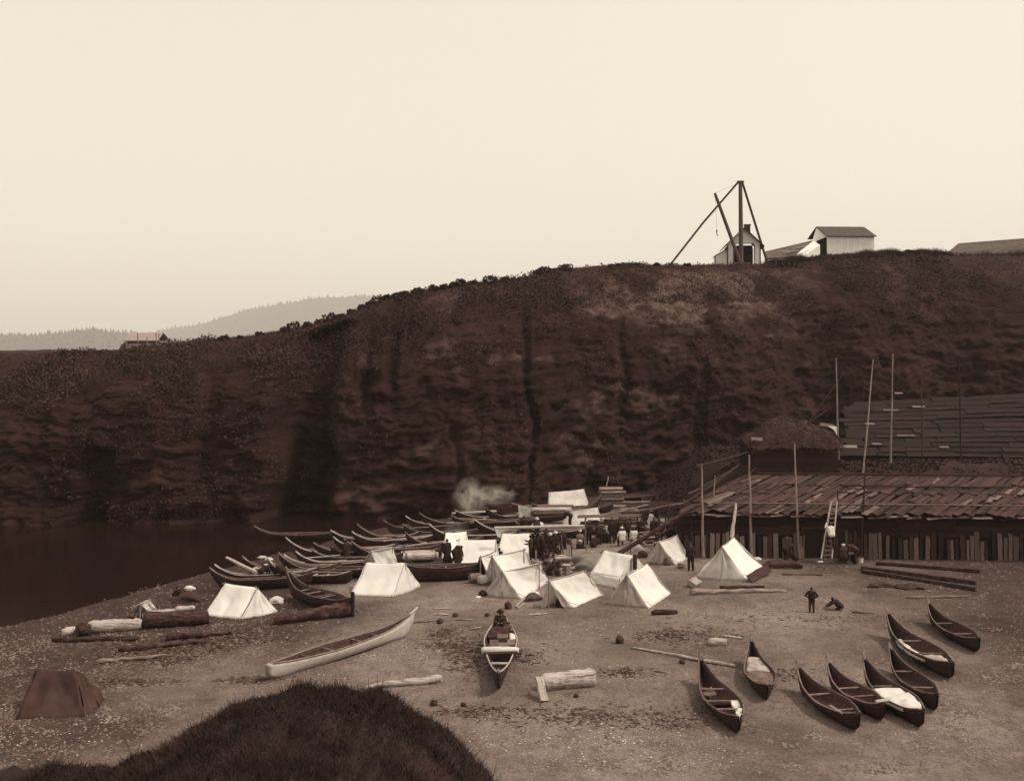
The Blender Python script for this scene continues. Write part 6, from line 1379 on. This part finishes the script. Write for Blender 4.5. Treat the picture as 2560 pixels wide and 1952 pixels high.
# more of the camp's clutter between the tents and the racks
GX = ((1478, 1350, 'beside the dark man left of the white shirts'), (1496, 1346, 'under the grey triangular awning'), (1640, 1338, 'below the peaked white cloth'), (1668, 1335, 'left of the lodge corner rack'), (1690, 1345, 'below the lodge corner rack'), (1460, 1398, 'on the grey mat pile, left'), (1500, 1392, 'on the grey mat pile, right'), (1300, 1318, 'under the awning pole, left'), (1345, 1322, 'under the awning pole, right'), (1520, 1340, 'in front of the pale hung cloth'), (1590, 1378, 'behind the wall tent stovepipe'), (1606, 1392, 'between wall tent and pointed tent'), (1705, 1372, 'behind the standing man'), (1745, 1378, 'left of the man in white'), (1062, 1445, 'left of the pale barrel'), (1400, 1300, 'between the two rear tents'), (1505, 1305, 'right of the lower rear tent'), (1535, 1310, 'left of the small low tent'), (940, 1455, 'hidden edge bundle by the flared tent'), (1360, 1350, 'among the shawled women'))
for k, (x, y, s) in enumerate(GX):
    m_ = ('cargo', 'cloth_brown', 'canvas_grey', 'cloth_dark', 'canvas_worn_shade', 'drift_dark')[(k * 5) % 6]
    heap('%s bundle of camp goods %s' % (('brown', 'dark brown', 'grey', 'black', 'pale', 'dark')[(k * 5) % 6], s), (x, y), random.uniform(.25, .6), random.uniform(.2, .4), random.uniform(.3, .7), m_, 'goods_bundle', 'bundle', 60 + k, .4, ang=random.uniform(-30, 30))
def basket(label, px, r, h_, m_):
    p = at(*px); t_ = thing('basket', p, label, 'basket'); MB().tube([p, p + Vector((0, 0, h_ * .5)), p + Vector((0, 0, h_))], [r * .8, r * 1.05, r], 14).build('body', m_, t_, smooth=True)
    MB().tube([p + Vector((0, 0, h_ - .02)), p + Vector((0, 0, h_ + .03))], r * 1.06, 14).build('rim', 'pole', t_)
for px, r, h_, m_, l in (((1668, 1412), .25, .4, 'cargo', 'brown basket right of the pointed tent front'), ((1345, 1418), .22, .35, 'drift', 'pale basket by the firewood stack'), ((1562, 1478), .2, .3, 'cargo', 'small basket between the wall tent and the grey-gabled tent'), ((1703, 1420), .22, .3, 'drift', 'pale basket left of the standing man'), ((1092, 1448), .28, .45, 'cargo', 'brown basket before the broadside dug-out'), ((1645, 1372), .25, .4, 'drift_dark', 'dark basket behind the pointed tent'), ((770, 1452), .3, .3, 'drift_pale', 'pale shallow basket behind the square-sterned canoe')): basket(l, px, r, h_, m_)
for a, b, ha, hb, r, m_, l in (((1462, 1300), (1466, 1400), 3.0, 0, .05, 'pole', 'upright stick in front of the lower rear tent'), ((1403, 1340), (1409, 1398), 1.9, 0, .04, 'pole', 'thin staff held up among the crowd'), ((1428, 1352), (1430, 1398), 1.4, 0, .04, 'pole', 'second thin staff right of the standing plank'), ((1575, 1345), (1578, 1388), 1.2, 0, .05, 'pole', 'short stake behind the wall tent'), ((1690, 1300), (1696, 1378), 2.4, 0, .06, 'pole', 'upright pole of the fence left of the lodge'), ((1727, 1300), (1736, 1385), 2.5, 0, .06, 'plank', 'dark upright pole at the lodge front corner'), ((1500, 1290), (1620, 1262), 1.6, 2.3, .07, 'drift', 'grey pole lying aslant on the racks'), ((1600, 1276), (1720, 1256), 2.1, 2.6, .06, 'plank_pale', 'pale pole across the racks towards the lodge'), ((1660, 1330), (1700, 1290), .8, 2.0, .06, 'drift', 'short grey pole leaning in the racks'), ((1630, 1372), (1600, 1350), .2, .9, .05, 'drift_pale', 'pale stick poking from the kindling jumble'), ((1240, 1300), (1120, 1296), .9, .9, .07, 'drift', 'grey mast lying on the rear canoes'), ((960, 1352), (1080, 1338), .9, 1.0, .05, 'drift_pale', 'pale paddle shaft lying over the middle canoes'), ((760, 1395), (850, 1388), .8, .9, .05, 'drift_pale', 'pale pole lying over the left canoes'), ((1015, 1366), (1120, 1352), .9, .9, .05, 'drift', 'grey pole lying over canoes left of the smoky tent')):
    spar(l, a, b, ha, hb, r, m_, 'stake' if abs(a[0] - b[0]) < 20 else 'loose_pole', 'pole')
CR2 = [((1310, 1345), 'stand', 20, 'cloth_dark', 'hair', 1, 'dark shawled figure under the left part of the awning pole'), ((1342, 1350), 'stand', 200, 'cloth_brown', 'straw', 0, 'brown-coated figure in a pale hat behind the shawled women'), ((1366, 1380), 'stand', 90, 'cloth_dark', 'hair', 1, 'dark woman turned sideways in the middle of the crowd'), ((1428, 1378), 'sit', 140, 'cloth_mid', 'hair', 0, 'grey-shirted figure sitting near the second staff'), ((1484, 1368), 'crouch', -30, 'cloth_dark', 'hair', 0, 'dark crouching figure below the grey awning'), ((1498, 1362), 'stand', 10, 'cloth_brown', 'cloth_dark', 0, 'man in brown coat and dark hat below the grey awning'), ((1676, 1360), 'stand', 170, 'cloth_dark', 'hair', 1, 'dark shawled figure below the lodge corner rack'), ((1694, 1352), 'bench', 90, 'cloth_brown', 'hair', 0, 'seated figure at the lodge corner'), ((1425, 1316), 'bend', 60, 'cloth_dark', 'hair', 0, 'dark stooping figure right of the hanging white sheet')]
for px, kd, ang, coat, hat, rb, lab in CR2: person(lab, px, kd, ang, random.uniform(.93, 1.02), coat, 'cloth_dark', hat, bool(rb), grp=CR)

# ------------------------------------------------------------------ smoke of the camp fire
sm = bpy.data.materials.new('smoke'); sm.use_nodes = True; t = sm.node_tree; t.nodes.clear(); N = t.nodes; L = t.links
pv = N.new('ShaderNodeVolumePrincipled'); mo = N.new('ShaderNodeOutputMaterial'); pv.inputs['Color'].default_value = (.95, .90, .82, 1); pv.inputs['Anisotropy'].default_value = .2
tc = N.new('ShaderNodeTexCoord'); no = N.new('ShaderNodeTexNoise'); no.inputs['Scale'].default_value = 2.4; no.inputs['Detail'].default_value = 3; no.inputs['Distortion'].default_value = .8
L.new(tc.outputs['Object'], no.inputs[0]); ln_ = N.new('ShaderNodeVectorMath'); ln_.operation = 'LENGTH'; L.new(tc.outputs['Object'], ln_.inputs[0])
m1 = N.new('ShaderNodeMapRange'); m1.inputs[1].default_value = .2; m1.inputs[2].default_value = .95; m1.inputs[3].default_value = 1; m1.inputs[4].default_value = 0; L.new(ln_.outputs['Value'], m1.inputs[0])
m2 = N.new('ShaderNodeMapRange'); m2.inputs[1].default_value = .42; m2.inputs[2].default_value = .66; m2.inputs[3].default_value = 0; m2.inputs[4].default_value = 1; L.new(no.outputs[0], m2.inputs[0])
mm = N.new('ShaderNodeMath'); mm.operation = 'MULTIPLY'; L.new(m1.outputs[0], mm.inputs[0]); L.new(m2.outputs[0], mm.inputs[1])
m3 = N.new('ShaderNodeMath'); m3.operation = 'MULTIPLY'; m3.inputs[1].default_value = 1.5; L.new(mm.outputs[0], m3.inputs[0]); L.new(m3.outputs[0], pv.inputs['Density'])
L.new(pv.outputs[0], mo.inputs['Volume'])
for k, (x, y, d, sx, sy, sz, lab) in enumerate(((1175, 1245, 79, 1.6, 1.2, 2.0, 'upper wisp of grey camp-fire smoke against the dark cliff'), (1235, 1238, 80, 2.2, 1.0, 1.0, 'thin smoke drifting right of the upper wisp'), (1140, 1350, 70.5, 1.5, .8, 1.3, 'pale smoke hanging over the fire by the bright tents'))):
    me = bpy.data.meshes.new('smoke'); bm = bmesh.new(); bmesh.ops.create_icosphere(bm, subdivisions=3, radius=1); bm.to_mesh(me); bm.free(); me.materials.append(sm)
    o = link_mesh('smoke', me, None, ray(x, y, d)); o.scale = (sx, sy, sz); tag(o, lab, 'smoke', kind='stuff')

# ------------------------------------------------------------------ sea air
hm = bpy.data.materials.new('haze'); hm.use_nodes = True; t = hm.node_tree; t.nodes.clear()
pv = t.nodes.new('ShaderNodeVolumePrincipled'); mo = t.nodes.new('ShaderNodeOutputMaterial')
pv.inputs['Color'].default_value = (1.0, .97, .94, 1); pv.inputs["Density"].default_value = 0.00014; pv.inputs["Anisotropy"].default_value = 0.0
t.links.new(pv.outputs[0], mo.inputs['Volume']); M['haze'] = hm
o = MB().box((0, 4300, 258.0), (13000, 9600, 520)).build('haze', 'haze'); tag(o, 'thin pale sea haze hanging over the whole scene', 'haze', kind='stuff')
